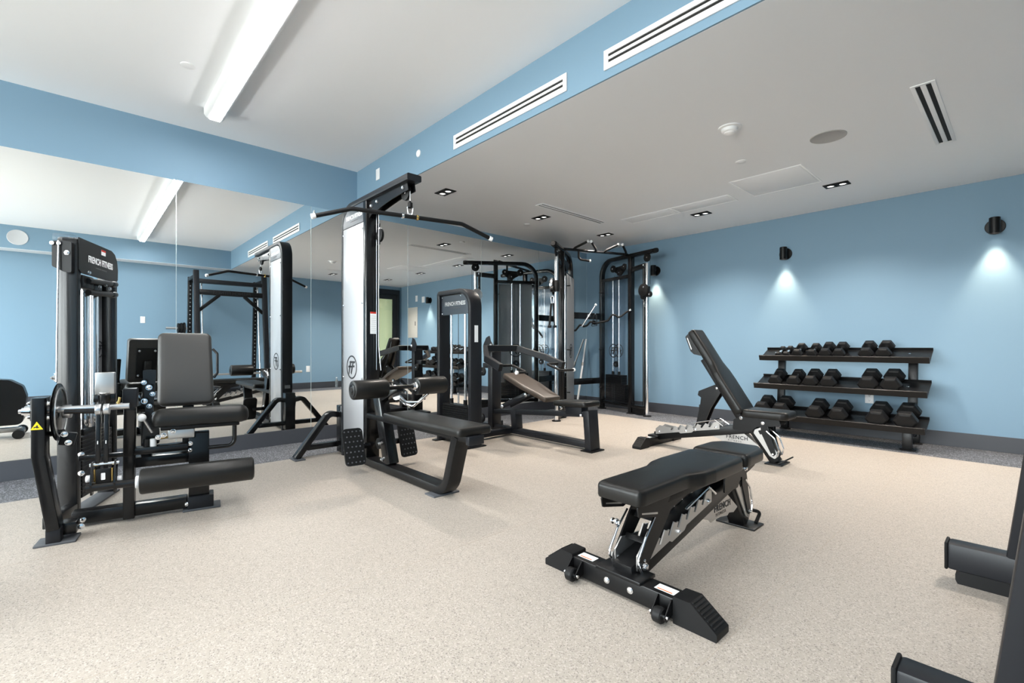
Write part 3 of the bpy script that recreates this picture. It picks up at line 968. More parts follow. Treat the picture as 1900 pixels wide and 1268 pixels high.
    for s in (-1, 1):
        fr2 = Fr((0, s * 0.062, 0), (1, 0, 0), (0, 0, 1))
        b.prism([(0.82, 0.255), (0.83, 0.345), (0.90, 0.385), (1.20, 0.385), (1.215, 0.335), (1.14, 0.318), (1.02, 0.300), (0.98, 0.255)], fr2, -0.004, 0.004, 0.01, 2)
    b.box(0.93, 0.98, -0.058, 0.058, 0.370, 0.385, 0.002)
    b.box(1.12, 1.17, -0.058, 0.058, 0.370, 0.385, 0.002)
    sb = B(b, 'seat_bracket', 'satin')
    for s in (-1, 1):
        B(MB().bolt((0.895, s * 0.066, 0.365), (0, s, 0), 0.011, 0.014), 'bolt', 'chrome', sb)
        B(MB().bolt((1.075, s * 0.066, 0.340), (0, s, 0), 0.011, 0.012), 'bolt', 'chrome', sb)
    b = MB()
    for s in (-1, 1):
        fr2 = Fr((0, s * 0.055, 0), (1, 0, 0), (0, 0, 1))
        b.prism([(1.05, 0.345), (1.105, 0.345), (1.175, 0.09), (1.155, 0.065), (1.135, 0.09), (1.06, 0.25)], fr2, -0.003, 0.003, 0.008, 2)
    sl = B(b, 'seat_strut', 'satin')
    B(MB().cyl((1.155, -0.07, 0.088), (1.155, 0.07, 0.088), 0.008, 12), 'cross_pin', 'chrome', sl)
    return t

bench((-1.10, 1.58, 0), R(90), False, 'flat adjustable bench in the foreground, wheel end facing the camera')
bench((-2.61, 4.38, 0), 0.0, True, 'adjustable bench with its back pad raised, in front of the dumbbell rack')

# ================================================================ DUMBBELL RACK
t = thing('dumbbell_rack', 'black three-tier dumbbell rack against the blue back wall', 'dumbbell rack', (-1.41, 6.1, 0))
SH = [(5.985, 6.235, 0.866, 0.972, -2.165, -0.635), (5.875, 6.165, 0.542, 0.652, -2.185, -0.640), (5.775, 6.070, 0.207, 0.300, -2.20, -0.645)]
for n, (y0, y1, z0, z1, x0, x1) in enumerate(SH):
    d = Vector((0, y1 - y0, z1 - z0)).normalized()
    nn = Vector((0, -d.z, d.y))
    fr = Fr((0, y0, z0), (0, d.y, d.z), tuple(nn))   # normal = x
    L = math.hypot(y1 - y0, z1 - z0)
    sg = 1 if fr.z.x > 0 else -1
    lo, hi = (x0, x1) if sg > 0 else (-x1, -x0)
    poly = [(-0.014, -0.030), (-0.014, 0.030), (-0.004, 0.034), (0.004, 0.028), (0.004, -0.0165), (L, -0.0150), (L, 0.010), (L + 0.010, 0.010), (L + 0.010, -0.016), (L, -0.022), (0.004, -0.030)]
    sh = MB().prism(poly, fr, lo, hi).build('shelf', 'satin', t, False)
    for xx in (-2.03, -0.80):
        MB().bolt((xx, (y0 + y1) / 2 + 0.01, (z0 + z1) / 2 + 0.004), nn, 0.008, 0.006).build('bolt', 'chrome', sh)
for x in (-1.995, -0.785):
    up = MB().beam((x, 6.17, 0.16), (x, 6.235, 0.93), 0.075, 0.05, (1, 0, 0), 0.005).build('upright', 'satin', t)
    b = MB().box(x - 0.0375, x + 0.0375, 5.845, 5.90, 0.0, 0.19, 0.004)
    b.box(x - 0.0375, x + 0.0375, 5.90, 6.33, 0.12, 0.175, 0.004)
    b.box(x - 0.0375, x + 0.0375, 6.29, 6.35, 0.0, 0.12, 0.004)
    ft = b.build('foot_frame', 'satin', t)
    for yy in (5.8725, 6.32):
        MB().lathe((x, yy, 0), (0, 0, 1), [(0, 0.062), (0.008, 0.062), (0.014, 0.052), (0.014, 0)], 24).build('foot_pad', 'rubber', ft)
    MB().tube([(x, 6.10, 0.15), (x, 6.30, 0.09)], 0.02, 12).build('brace', 'satin', ft)
    for (y0, y1, z0, z1, _a, _b) in SH:
        d = Vector((0, y1 - y0, z1 - z0)).normalized()
        yc = (y0 + y1) / 2
        zc = (z0 + z1) / 2
        nn = Vector((0, -d.z, d.y))
        p = Vector((x, yc, zc)) - nn * 0.034
        MB().beam(p - d * 0.10, p + d * 0.11, 0.06, 0.030, (1, 0, 0), 0.003).build('shelf_bracket', 'satin', up)

# ---------------------------------------------------------------- hex dumbbells
def dumbbell(shelf, x, r, hl, gap, label):
    """r = hex apothem-ish radius, hl = head length, gap = grip length"""
    y0, y1, z0, z1, _a, _b = SH[shelf]
    d = Vector((0, y1 - y0, z1 - z0)).normalized()
    nn = Vector((0, -d.z, d.y))
    ap = r * math.cos(R(30))
    mid = Vector((0, (y0 + y1) / 2, (z0 + z1) / 2))
    gap += 0.018
    L = gap + 2 * hl
    front = 0.010
    c0 = Vector((x, y0, z0)) + d * (front + L / 2) + nn * (ap - 0.0135)
    t = thing('hex_dumbbell', label, 'dumbbell', c0, 0, 'dumbbells on the three-tier rack')
    fr = Fr(c0, (1, 0, 0), tuple(nn))     # normal = x cross nn
    if fr.z.dot(d) < 0:
        fr = Fr(c0, (-1, 0, 0), tuple(nn))
    for s in (-1, 1):
        a, c = s * gap / 2, s * (gap / 2 + hl)
        b = MB()
        ts = [(a, 0.80), (a + s * hl * 0.14, 1.0), (c - s * hl * 0.16, 1.0), (c, 0.80)]
        rings = []
        for tt, k in ts:
            rings.append([b.bm.verts.new(fr(math.cos(R(60 * j)) * r * k, math.sin(R(60 * j)) * r * k, tt)) for j in range(6)])
        for A, Bb in zip(rings, rings[1:]):
            for j in range(6):
                b.bm.faces.new((A[j], A[(j + 1) % 6], Bb[(j + 1) % 6], Bb[j]))
        b.bm.faces.new(rings[0][::-1]); b.bm.faces.new(rings[-1])
        bmesh.ops.bevel(b.bm, geom=b.bm.edges[:], offset=r * 0.05, segments=2, profile=0.5, affect='EDGES')
        b.build('head', 'rubber', t, False)
    g = gap / 2 + 0.004
    rr = 0.0135 + r * 0.06
    MB().lathe(fr(0, 0, -g), fr.z, [(0, rr * 0.85), (g * 0.5, rr), (g, rr * 1.12), (g * 1.5, rr), (2 * g, rr * 0.85)], 16).build('handle', 'chrome', t)

row1 = [(-1.965, 0.040, 0.046, 0.10), (-1.885, 0.042, 0.048, 0.10), (-1.770, 0.058, 0.055, 0.105), (-1.625, 0.057, 0.056, 0.105), (-1.498, 0.064, 0.060, 0.105),
        (-1.372, 0.064, 0.060, 0.105), (-1.135, 0.069, 0.064, 0.105), (-0.990, 0.070, 0.065, 0.105)]
w1 = ['tiny dumbbell at the left end of the top rack shelf', 'second tiny dumbbell from the left on the top rack shelf', 'third dumbbell from the left on the top rack shelf',
      'fourth dumbbell on the top rack shelf, after a small gap', 'fifth dumbbell on the top rack shelf, left of the last close pair', 'sixth dumbbell on the top rack shelf, just before the wide gap',
      'left dumbbell of the pair right of the gap, top rack shelf', 'rightmost dumbbell on the top rack shelf, before the empty end']
for (x, r, h, g), w in zip(row1, w1):
    dumbbell(0, x, r, h, g, 'black hex ' + w)
row2 = [(-1.965, 0.072, 0.067, 0.11), (-1.775, 0.073, 0.068, 0.11), (-1.610, 0.078, 0.070, 0.11), (-1.445, 0.079, 0.072, 0.11), (-1.100, 0.087, 0.078, 0.11), (-0.915, 0.089, 0.080, 0.11)]
w2 = ['dumbbell at the left end of the middle rack shelf', 'second dumbbell from the left on the middle rack shelf', 'third dumbbell from the left on the middle rack shelf',
      'fourth dumbbell on the middle rack shelf, just before the gap', 'left dumbbell of the large pair right of the gap, middle shelf', 'rightmost dumbbell on the middle rack shelf']
for (x, r, h, g), w in zip(row2, w2):
    dumbbell(1, x, r, h, g, 'black hex ' + w)
row3 = [(-2.075, 0.088, 0.082, 0.11), (-1.880, 0.090, 0.084, 0.11), (-1.545, 0.088, 0.086, 0.11), (-1.335, 0.089, 0.088, 0.11), (-1.010, 0.094, 0.092, 0.11), (-0.790, 0.096, 0.094, 0.11)]
w3 = ['dumbbell at the left end of the bottom rack shelf', 'second dumbbell on the bottom rack shelf, half behind the bench seat', 'third dumbbell on the bottom rack shelf, right of the bench seat',
      'fourth dumbbell on the bottom rack shelf, below the outlet', 'fifth dumbbell on the bottom rack shelf, second from the right', 'largest dumbbell at the right end of the bottom rack shelf']
for (x, r, h, g), w in zip(row3, w3):
    dumbbell(2, x, r, h, g, 'black hex ' + w)

# ================================================================ LAT PULLDOWN / LOW ROW
LY0, LY1, LYC = 1.77, 1.89, 1.83
t = lat = thing('lat_pulldown_machine', 'tall black and white lat pulldown and low row machine in front of the mirrors', 'cable machine', (-3.7, LYC, 0))
N = (0, 1, 0)
b = MB().sweep([(-4.235, LYC, 0.004), (-4.235, LYC, 2.25), (-3.07, LYC, 2.25)], 0.12, 0.05, N, 0.17, 8, 0.01)
b.build('tower_arch', 'charcoal', t)
b = MB().box(-3.80, -3.74, LY0, LY1, 0.004, 2.226, 0.008)
post = b.build('front_post', 'gloss', t)
b = MB().box(-4.21, -3.80, LY0 + 0.02, LY1 - 0.02, 0.01, 0.06, 0.003)
b.build('base_plate', 'satin', t)
for y, s in ((LY0 + 0.004, -1), (LY1 - 0.004, 1)):
    fr = Fr((0, y, 0), (1, 0, 0), (0, 0, 1)) if s < 0 else Fr((0, y, 0), (-1, 0, 0), (0, 0, 1))
    sx = 1 if s < 0 else -1
    xa, xb = sorted((-4.208 * sx, -3.802 * sx))
    p = MB().obox(fr, xa, xb, 0.045, 2.052, -0.0015, 0.0025, 0.001).build('side_panel', 'panel', t)
    f2 = Fr((-4.028, y + s * 0.0026, 0.815), (1, 0, 0) if s < 0 else (-1, 0, 0), (0, 0, 1))
    logo(f2, 0.104, 'ink', p)
    for z in (2.0, 1.367, 0.722, 0.10):
        for x in (-4.196, -3.815):
            MB().bolt((x, y + s * 0.0025, z), (0, s, 0), 0.008, 0.010).build('panel_screw', 'chrome', p)
    # header plate, its far upper corner rounded like the arch
    pts = [(-4.208, 2.058), (-3.802, 2.058), (-3.802, 2.223), (-4.06, 2.223), (-4.13, 2.205), (-4.18, 2.16), (-4.208, 2.10)]
    pts = [(q[0] * sx, q[1]) for q in pts]
    h = MB().prism(pts, fr, -0.0015, 0.0025).build('header_plate', 'header', t)
    text('lettering', 'FRENCH FITNESS', 0.052, Fr((-3.985, y + s * 0.003, 2.135), (1, 0, 0) if s < 0 else (-1, 0, 0), (0, 0, 1)), 'paint_white', h, 0.0005, bold=0.0011, xs=0.82)
    small_print(0.014, Fr((-3.985, y + s * 0.003, 2.098), (1, 0, 0) if s < 0 else (-1, 0, 0), (0, 0, 1)), 'paint_grey', h, 0.0004)
# instruction sticker on the post
st = MB().box(-3.7405, -3.739, 1.805, 1.862, 1.105, 1.290).build('instruction_sticker', 'paint_white', post, False)
MB().box(-3.739, -3.7385, 1.805, 1.862, 1.275, 1.290).build('sticker_header', 'red', post, False)
b = MB()
for k in range(9):
    b.box(-3.739, -3.7386, 1.809, 1.858, 1.118 + k * 0.017, 1.1195 + k * 0.017)
b.build('sticker_lines', 'paint_grey', post, False)
MB().box(-4.2615, -4.2600, 1.800, 1.862, 0.495, 0.535).build('serial_sticker', 'paint_white', t, False)
# gussets under the arm
for y in (1.80, 1.86):
    fr = Fr((0, y, 0), (1, 0, 0), (0, 0, 1))
    pts = [(-3.742, 2.226), (-3.742, 2.075)]
    for k in range(8):
        f = k / 7
        pts.append((-3.70 + 0.59 * f, 2.10 + 0.06 * math.sin(f * PI * 0.5) - 0.0))
    pts += [(-3.105, 2.165), (-3.12, 2.226)]
    g = MB().prism(pts, fr, -0.003, 0.003).build('arm_gusset', 'gloss', t)
    s = -1 if y < LYC else 1
    for (x, z) in ((-3.70, 2.17), (-3.60, 2.185), (-3.18, 2.195)):
        MB().bolt((x, y + s * 0.003, z), (0, s, 0), 0.011, 0.014).build('bolt', 'chrome', g)
def pulley(c, r, ax, parent, name='pulley', w=0.024):
    c = Vector(c); a = Vector(ax).normalized()
    p = MB().lathe(c - a * w / 2, a, [(0, r * 0.25), (0, r * 0.92), (w * 0.1, r), (w * 0.3, r), (w * 0.5, r * 0.86), (w * 0.7, r), (w * 0.9, r), (w, r * 0.92), (w, r * 0.25)], 28).build(name, 'rubber', parent)
    MB().lathe(c - a * (w / 2 + 0.006), a, [(0, r * 0.16), (0.004, r * 0.2), (w + 0.008, r * 0.2), (w + 0.012, r * 0.16)], 12).build('axle', 'chrome', p)
    return p
pulley((-3.19, LYC, 2.165), 0.058, N, t)
pulley((-3.66, LYC, 2.165), 0.058, N, t)
MB().tube([(-3.132, LYC, 2.165), (-3.132, LYC, 2.075)], 0.003, 8).build('upper_cable', 'steel', t)
MB().lathe((-3.132, LYC, 2.035), (0, 0, 1), [(0, 0.012), (0.006, 0.019), (0.04, 0.019), (0.046, 0.010), (0.056, 0.006)], 16).build('cable_stop', 'rubber', t)
MB().tube([(-3.72, LYC + 0.022, 2.13), (-3.72, LYC + 0.022, 0.80)], 0.003, 8).build('front_cable', 'steel', t)
MB().tube([(-3.66, LYC + 0.012, 2.11), (-3.66, LYC + 0.012, 1.0), (-3.62, LYC + 0.012, 0.80)], 0.003, 8).build('rear_cable', 'steel', t)
# twin-bolt pulley bracket on the post front
b = MB().box(-3.742, -3.70, LY1 - 0.028, LY1 - 0.012, 1.86, 2.04, 0.004)
br = b.build('pulley_bracket', 'satin', t)
for z in (1.90, 1.99):
    MB().bolt((-3.70, LY1 - 0.02, z), (1, 0, 0), 0.012, 0.02).build('bolt', 'chrome', br)
pulley((-3.67, LYC + 0.028, 1.93), 0.055, N, t)
# stabiliser legs
for s in (-1, 1):
    y0 = LYC + s * 0.06
    b = MB().sweep([(-4.34, y0, 0.365), (-4.34, LYC + s * 0.14, 0.385), (-4.34, LYC + s * 0.43, 0.012)], 0.075, 0.05, (1, 0, 0), 0.09, 6)
    lg = b.build('stabiliser_leg', 'gloss', t)
    MB().box(-4.375, -4.305, *sorted((y0, LYC + s * 0.34)), 0.075, 0.12, 0.004).build('lower_rail', 'gloss', lg)
    MB().box(-4.435, -4.265, *sorted((LYC + s * 0.37, LYC + s * 0.46)), 0.0, 0.013, 0.003).build('foot_plate', 'slate', lg)
b = MB().box(-4.375, -4.26, LY0 + 0.005, LY1 - 0.005, 0.02, 0.45, 0.005)
b.build('stabiliser_mount', 'gloss', t)
# base beam sweeping up into the seat support
BY = 1.818
b = MB().sweep([(-3.76, BY, 0.036), (-2.60, BY, 0.036), (-2.475, BY, 0.42)], 0.11, 0.062, N, 0.13, 8, 0.008)
b.build('base_beam', 'satin', t)
b = MB().box(-2.745, -2.63, 1.715, 1.92, 0.0, 0.012, 0.003)
b.build('front_foot', 'slate', t)
b = MB().box(-3.76, -2.32, BY - 0.045, BY + 0.045, 0.398, 0.440, 0.005)
sb = b.build('seat_rail', 'satin', t)
MB().box(-2.345, -2.31, BY - 0.06, BY + 0.06, 0.388, 0.442, 0.004).build('end_cap', 'charcoal', sb)
b = MB().beam((-3.40, BY, 0.065), (-3.585, BY, 0.60), 0.085, 0.11, N, 0.006)
dp = b.build('knee_post', 'gloss', t)
for z, x in ((0.22, -3.505), (0.10, -3.465)):
    MB().bolt((x, BY - 0.043, z), (0, -1, 0), 0.012, 0.016).build('bolt', 'chrome', dp)
fr = Fr((0, 0, 0), (1, 0, 0), (0, 1, 0))
b = MB().pad([(-3.32, 1.695), (-2.33, 1.695), (-2.33, 1.965), (-3.32, 1.965)], fr, 0.440, 0.494, 0.03, 0.02, 0.004)
b.build('seat_pad', 'leather', t)
# knee rollers on their adjustable arm
b = MB().beam((-3.57, BY, 0.56), (-3.26, BY, 0.675), 0.06, 0.045, N, 0.005)
ka = b.build('knee_arm', 'gloss', t)
MB().cyl((-3.262, 1.50, 0.684), (-3.262, 2.16, 0.684), 0.016, 16).build('roller_axle', 'gloss', ka)
for a, c in ((1.438, 1.700), (1.955, 2.222)):
    r_ = MB().cyl((-3.262, a, 0.684), (-3.262, c, 0.684), 0.070, 32, 0.010).build('foam_roller', 'leather', ka)
    for e, s in ((a, -1), (c, 1)):
        MB().lathe((-3.262, e, 0.684), (0, s, 0), [(-0.001, 0.050), (0.003, 0.050), (0.004, 0.040), (0.002, 0.036), (0.004, 0.022), (0.010, 0.018), (0.010, 0)], 24).build('end_disc', 'satin', r_)
MB().lathe((-3.262, 1.925, 0.684), (0, 1, 0), [(0, 0.026), (0.02, 0.030), (0.026, 0.036), (0.028, 0.0)], 20).build('collar', 'chrome', ka)
MB().tube([(-3.54, BY, 0.61), (-3.50, BY, 0.66)], 0.012, 10).build('pop_pin', 'chrome', ka)
# foot plates
for s in (-1, 1):
    yc = 1.825 + s * 0.235
    fr = Fr((-3.585, yc, 0.205), (s * -0.12, 1, 0.0), (-0.32, 0, 1))
    if fr.z.x < 0:
        fr = Fr((-3.585, yc, 0.205), (s * 0.12, -1, 0.0), (-0.32, 0, 1))
    b = MB().prism([(-0.078, -0.145), (0.078, -0.145), (0.078, 0.145), (-0.078, 0.145)], fr, 0, 0.022, 0.03, 3)
    fp = b.build('foot_plate', 'rubber', t)
    b = MB()
    for i in range(7):
        for j in range(4 if i % 2 else 5):
            a = (j - (1.5 if i % 2 else 2)) * 0.031
            q = (i - 3) * 0.040
            b.lathe(fr(a, q, 0.021), fr.z, [(0, 0.007), (0.003, 0.005), (0.0045, 0.0)], 8)
    b.build('grip_studs', 'slate', fp)
    MB().beam((-3.60, BY + s * 0.05, 0.20), (-3.60, yc - s * 0.02, 0.20), 0.04, 0.04, (0, 0, 1), 0.004).build('foot_arm', 'gloss', fp)
pulley((-3.60, BY, 0.20), 0.045, N, t, 'low_pulley')

# lat bar hanging from the arm on its clip
t = thing('lat_bar', 'long black lat bar with white tips hanging from the pulldown arm', 'exercise bar', (-3.132, LYC, 1.972))
c = Vector((-3.132, LYC, 1.972))
ph = 0.235
d = Vector((math.sin(ph), math.cos(ph), -0.004)).normalized()
L = 0.665
pts = [c - d * L + Vector((0, 0, -0.085)), c - d * 0.42 + Vector((0, 0, 0.0)), c + d * 0.42 + Vector((0, 0, 0.0)), c + d * L + Vector((0, 0, -0.085))]
bar = MB().tube(pts, 0.0155, 14, 0.12, 6).build('bar', 'rubber', t)
for a, s in ((pts[0], -1), (pts[3], 1)):
    e = (pts[1] - pts[0]).normalized() * -1 if s < 0 else (pts[3] - pts[2]).normalized()
    MB().cyl(a - e * 0.006, a + e * 0.024, 0.0185, 16, 0.003).build('end_cap', 'white', bar)
for s in (-1, 1):
    MB().cyl(c + d * (s * 0.055 - 0.008), c + d * (s * 0.055 + 0.008), 0.021, 18, 0.002).build('collar', 'chrome' if s < 0 else 'brass', bar)
MB().tube([c + Vector((0, 0, -0.002)), c + Vector((0, 0, 0.022))], 0.008, 10).build('swivel', 'chrome', bar)
def carabiner(c, h, w, parent, ax=(0, 1, 0), name='carabiner', r=0.0045):
    c = Vector(c); a = Vector(ax).normalized()
    z = Vector((0, 0, 1))
    p = [c - z * h / 2, c - z * h / 2 + a * w * 0.3, c + z * h * 0.25 + a * w / 2, c + z * h / 2 + a * w * 0.15, c + z * h / 2 - a * w * 0.15, c + z * h * 0.25 - a * w / 2, c - z * h / 2 - a * w * 0.3]
    return MB().tube(p, r, 8, 0.008, 3, closed=True).build(name, 'chrome', parent)
carabiner((-3.132, LYC, 2.020), 0.075, 0.042, t, (0.3, 1, 0))

# chrome row handle lying on the seat rail in front of the knee rollers
t = thing('row_handle', 'chrome close-grip row handle resting at the front of the pulldown seat', 'cable handle', (-3.40, 1.92, 0.50))
o0 = Vector((-3.37, 1.93, 0.535))
def rel(x, y, z): return o0 + Vector((x, y, z))
b = MB()
b.prism([(-0.055, 0.0), (0.0, 0.085), (0.075, 0.05), (0.085, -0.01), (0.03, -0.03)], Fr(rel(-0.02, -0.10, 0.08), (1, 0.15, -0.25), (0, 0.2, 1)), -0.003, 0.003, 0.015, 3)
b.build('link_plate', 'steel', t)
b = MB().tube([rel(-0.09, -0.05, 0.09), rel(-0.06, 0.02, -0.005), rel(0.03, 0.05, -0.020), rel(0.14, 0.09, 0.07)], 0.011, 12, 0.04)
b.build('near_grip', 'chrome', t)
b = MB().tube([rel(-0.02, -0.12, 0.14), rel(0.04, -0.02, 0.02), rel(0.10, 0.06, 0.02), rel(0.17, 0.10, 0.09)], 0.011, 12, 0.04)
b.build('far_grip', 'chrome', t)
MB().tube([rel(-0.02, -0.115, 0.13), rel(0.0, 0.0, 0.0)], 0.006, 8).build('cross_bar', 'steel', t)

# ================================================================ CHEST PRESS MACHINE
PC = 3.61
t = press = thing('chest_press_machine', 'charcoal incline press machine with arched weight tower, behind the pulldown seat', 'press machine', (-3.8, 3.3, 0))
TY0, TY1, TYC = 2.81, 2.95, 2.88
b = MB().sweep([(-4.235, TYC, 0.01), (-4.235, TYC, 1.555), (-3.690, TYC, 1.555), (-3.690, TYC, 0.01)], 0.14, 0.052, N, [0, 0.02, 0.17, 0], 8, 0.010)
b.build('tower_arch', 'charcoal', t)
b = MB().box(-4.21, -3.715, TY0 + 0.03, TY1 - 0.03, 0.02, 0.065, 0.004)
b.build('tower_base', 'charcoal', t)
pts = [(-4.206, 1.325), (-3.718, 1.325), (-3.718, 1.40), (-3.73, 1.46), (-3.77, 1.505), (-3.83, 1.525), (-4.206, 1.525)]
h = MB().prism(pts, Fr((0, 2.84, 0), (1, 0, 0), (0, 0, 1)), 0, 0.004).build('header_plate', 'header', t)
text('lettering', 'FRENCH FITNESS', 0.056, Fr((-3.965, 2.8355, 1.435), (1, 0, 0), (0, 0, 1)), 'paint_white', h, 0.0005, bold=0.0012, xs=0.84)
small_print(0.017, Fr((-3.965, 2.8355, 1.395), (1, 0, 0), (0, 0, 1)), 'paint_grey', h, 0.0004)
for x, z in ((-4.19, 1.34), (-4.19, 1.508), (-3.735, 1.34), (-3.86, 1.51)):
    MB().bolt((x, 2.836, z), (0, -1, 0), 0.006, 0.006).build('screw', 'chrome', h)
for x in (-4.085, -3.845):
    MB().cyl((x, TYC, 0.06), (x, TYC, 1.53), 0.0125, 16).build('guide_rod', 'chrome', t)
st = MB()
nst = 14
for k in range(nst):
    z = 0.075 + k * 0.0235
    st.box(-4.185, -3.745, TYC - 0.05, TYC + 0.05, z, z + 0.0215, 0.002, 1)
ws = st.build('weight_stack', 'satin', t)
for x in (-4.085, -3.845):
    MB().cyl((x, TYC, 0.404), (x, TYC, 0.455), 0.021, 16).build('bushing', 'rubber', ws)
MB().cyl((-3.965, TYC, 0.404), (-3.965, TYC, 0.52), 0.010, 12).build('selector_stem', 'chrome', ws)
MB().tube([(-3.965, TYC, 0.52), (-3.965, TYC, 1.53)], 0.003, 8).build('stack_cable', 'rubber', t)
MB().box(-3.6642, -3.6632, 2.855, 2.900, 1.04, 1.205).build('spec_sticker', 'paint_white', t, False)
for (x0, x1, y0, y1) in ((-4.275, -4.20, 2.76, 3.0), (-3.725, -3.655, 2.76, 3.0)):
    MB().box(x0, x1, y0, y1, 0.0, 0.012, 0.003).build('tower_foot', 'satin', t)
# links between tower and bench frame
b = MB().box(-3.98, -3.90, 2.95, PC - 0.04, 0.025, 0.085, 0.005)
b.build('link_beam', 'charcoal', t)
b = MB().box(-4.55, -2.84, PC - 0.04, PC + 0.04, 0.022, 0.085, 0.006)
b.build('main_beam', 'charcoal', t)
b = MB().box(-4.60, -4.50, 3.25, 3.97, 0.0, 0.06, 0.005)
b.build('rear_foot', 'charcoal', t)
lg = MB().beam((-2.805, PC, 0.01), (-2.835, PC, 0.385), 0.145, 0.07, N, 0.006).build('front_leg', 'charcoal', t)
MB().box(-2.875, -2.74, PC - 0.10, PC + 0.10, 0.0, 0.012, 0.003).build('foot_plate', 'satin', lg)
MB().bolt((-2.90, PC - 0.062, 0.335), (0, -1, 0), 0.012, 0.012).build('bolt', 'chrome', lg)
MB().beam((-3.86, PC, 0.08), (-3.88, PC, 0.29), 0.10, 0.085, N, 0.006).build('middle_leg', 'charcoal', t)
MB().beam((-4.27, PC, 0.235), (-2.86, PC, 0.345), 0.09, 0.05, N, 0.005).build('seat_rail', 'charcoal', t)
b = MB().box(-4.29, -4.21, PC - 0.07, PC + 0.07, 0.05, 0.96, 0.006)
rp = b.build('rear_post', 'charcoal', t)
# back pad, inclined
d = Vector((0.626, 0, -0.232)).normalized()
nn = Vector((0.232, 0, 0.626)).normalized()
fr = Fr((-3.935, PC, 0.705), tuple(d), N)
if fr.z.dot(nn) < 0:
    fr = Fr((-3.935, PC, 0.705), tuple(d), (0, -1, 0))
outl = [(0.0, -0.15), (0.33, -0.155), (0.56, -0.12), (0.67, -0.12), (0.67, 0.12), (0.56, 0.12), (0.33, 0.155), (0.0, 0.15)]
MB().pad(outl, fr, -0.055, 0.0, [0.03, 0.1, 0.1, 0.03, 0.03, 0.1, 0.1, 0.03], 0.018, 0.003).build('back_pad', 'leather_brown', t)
sfr = Fr((-3.22, PC, 0.455), Vector((1, 0, 0.045)), N)
MB().pad([(0.0, -0.125), (0.42, -0.125), (0.42, 0.125), (0.0, 0.125)], sfr, -0.052, 0.0, 0.03, 0.02, 0.003).build('seat_pad', 'leather', t)
MB().box(-3.10, -2.90, PC - 0.055, PC + 0.055, 0.325, 0.412, 0.005).build('seat_mount', 'charcoal', t)
b = MB()
b.beam((-4.04, PC - 0.06, 0.315), (-3.66, PC - 0.06, 0.475), 0.012, 0.055, N, 0.004)
b.beam((-4.04, PC + 0.06, 0.315), (-3.66, PC + 0.06, 0.475), 0.012, 0.055, N, 0.004)
sp_ = b.build('recline_strut', 'charcoal', t)
for (x, z) in ((-4.04, 0.315), (-3.66, 0.475), (-3.15, 0.385)):
    MB().bolt((x, PC - 0.066, z), (0, -1, 0), 0.018, 0.012).build('pivot_bolt', 'chrome', sp_)
# press arm
up = Vector((0.08, 0, 1))
for s in (-1, 1):
    P = [Vector((-4.13, PC + s * 0.0, 0.975)), Vector((-4.13, PC + s * 0.235, 0.975)), Vector((-3.845, PC + s * 0.455, 0.868)), Vector((-3.60, PC + s * 0.475, 0.785))]
    b = MB()
    # flat-sided tube following the bends, always upright
    rings = []
    W_, H_ = 0.050, 0.075
    for i, p in enumerate(P):
        d1 = (P[i] - P[i - 1]).normalized() if i else (P[1] - P[0]).normalized()
        d2 = (P[i + 1] - P[i]).normalized() if i < 3 else d1
        tt = (d1 + d2).normalized()
        sd = tt.cross(Vector((0, 0, 1))).normalized()
        k = 1 / max(0.5, tt.dot(d1))
        uz = sd.cross(tt).normalized()
        e = 0.005
        sec = [(-1, -1, e, 0), (-1, -1, 0, e), (-1, 1, 0, -e), (-1, 1, e, 0), (1, 1, -e, 0), (1, 1, 0, -e), (1, -1, 0, e), (1, -1, -e, 0)]
        rings.append([b.bm.verts.new(p + sd * (q[0] * W_ / 2 * k + q[2]) + uz * (q[1] * H_ / 2 + q[3])) for q in sec])
    for A, Bq in zip(rings, rings[1:]):
        for j in range(8):
            b.bm.faces.new((A[j], A[(j + 1) % 8], Bq[(j + 1) % 8], Bq[j]))
    b.bm.faces.new(rings[0][::-1]); b.bm.faces.new(rings[-1])
    arm = b.build('press_arm', 'charcoal', t)
    e1 = P[3]
    MB().obox(Fr(e1, (P[3] - P[2]).normalized(), (0, 1, 0)), 0, 0.008, -0.026, 0.026, -0.038, 0.038, 0.003).build('end_cap', 'rubber', arm)
    hy = PC + s * 0.452
    b = MB().tube([(-3.66, hy, 0.80), (-3.655, hy - s * 0.19, 0.80), (-3.44, hy - s * 0.19, 0.735), (-3.44, hy + s * 0.02 if s > 0 else hy - s * 0.06, 0.735)], 0.0135, 12, 0.035)
    g = b.build('handle_grip', 'rubber', arm)
    ee = (hy + s * 0.02 if s > 0 else hy - s * 0.06)
    MB().cyl((-3.44, ee - s * 0.006, 0.735), (-3.44, ee + s * 0.018, 0.735), 0.019, 16, 0.003).build('grip_tip', 'white', g)
fr = Fr((-4.25, PC - 0.075, 0), (1, 0, 0), (0, 0, 1))
b = MB().prism([(-0.10, 0.93), (-0.11, 1.02), (-0.06, 1.10), (0.0, 1.125), (0.02, 1.06), (0.06, 1.02), (0.10, 0.96), (0.08, 0.93)], fr, -0.004, 0.004, 0.01, 2)
cam_p = b.build('pivot_cam', 'charcoal', t)
MB().bolt((-4.22, PC - 0.080, 1.0), (0, -1, 0), 0.022, 0.014).build('pivot_bolt', 'chrome', cam_p)
fr = Fr((-4.35, PC - 0.08, 0), (1, 0, 0), (0, 0, 1))
MB().box(-4.42, -4.29, PC - 0.04, PC + 0.04, 0.74, 0.80, 0.004).build('rear_link', 'charcoal', t)
pulley((-4.37, PC - 0.08, 0.70), 0.05, N, t)
MB().lathe((-4.33, PC - 0.12, 0.16), (0, -1, 0), [(0, 0.055), (0.02, 0.055), (0.025, 0.045), (0.025, 0)], 24).build('rubber_stop', 'rubber', t)

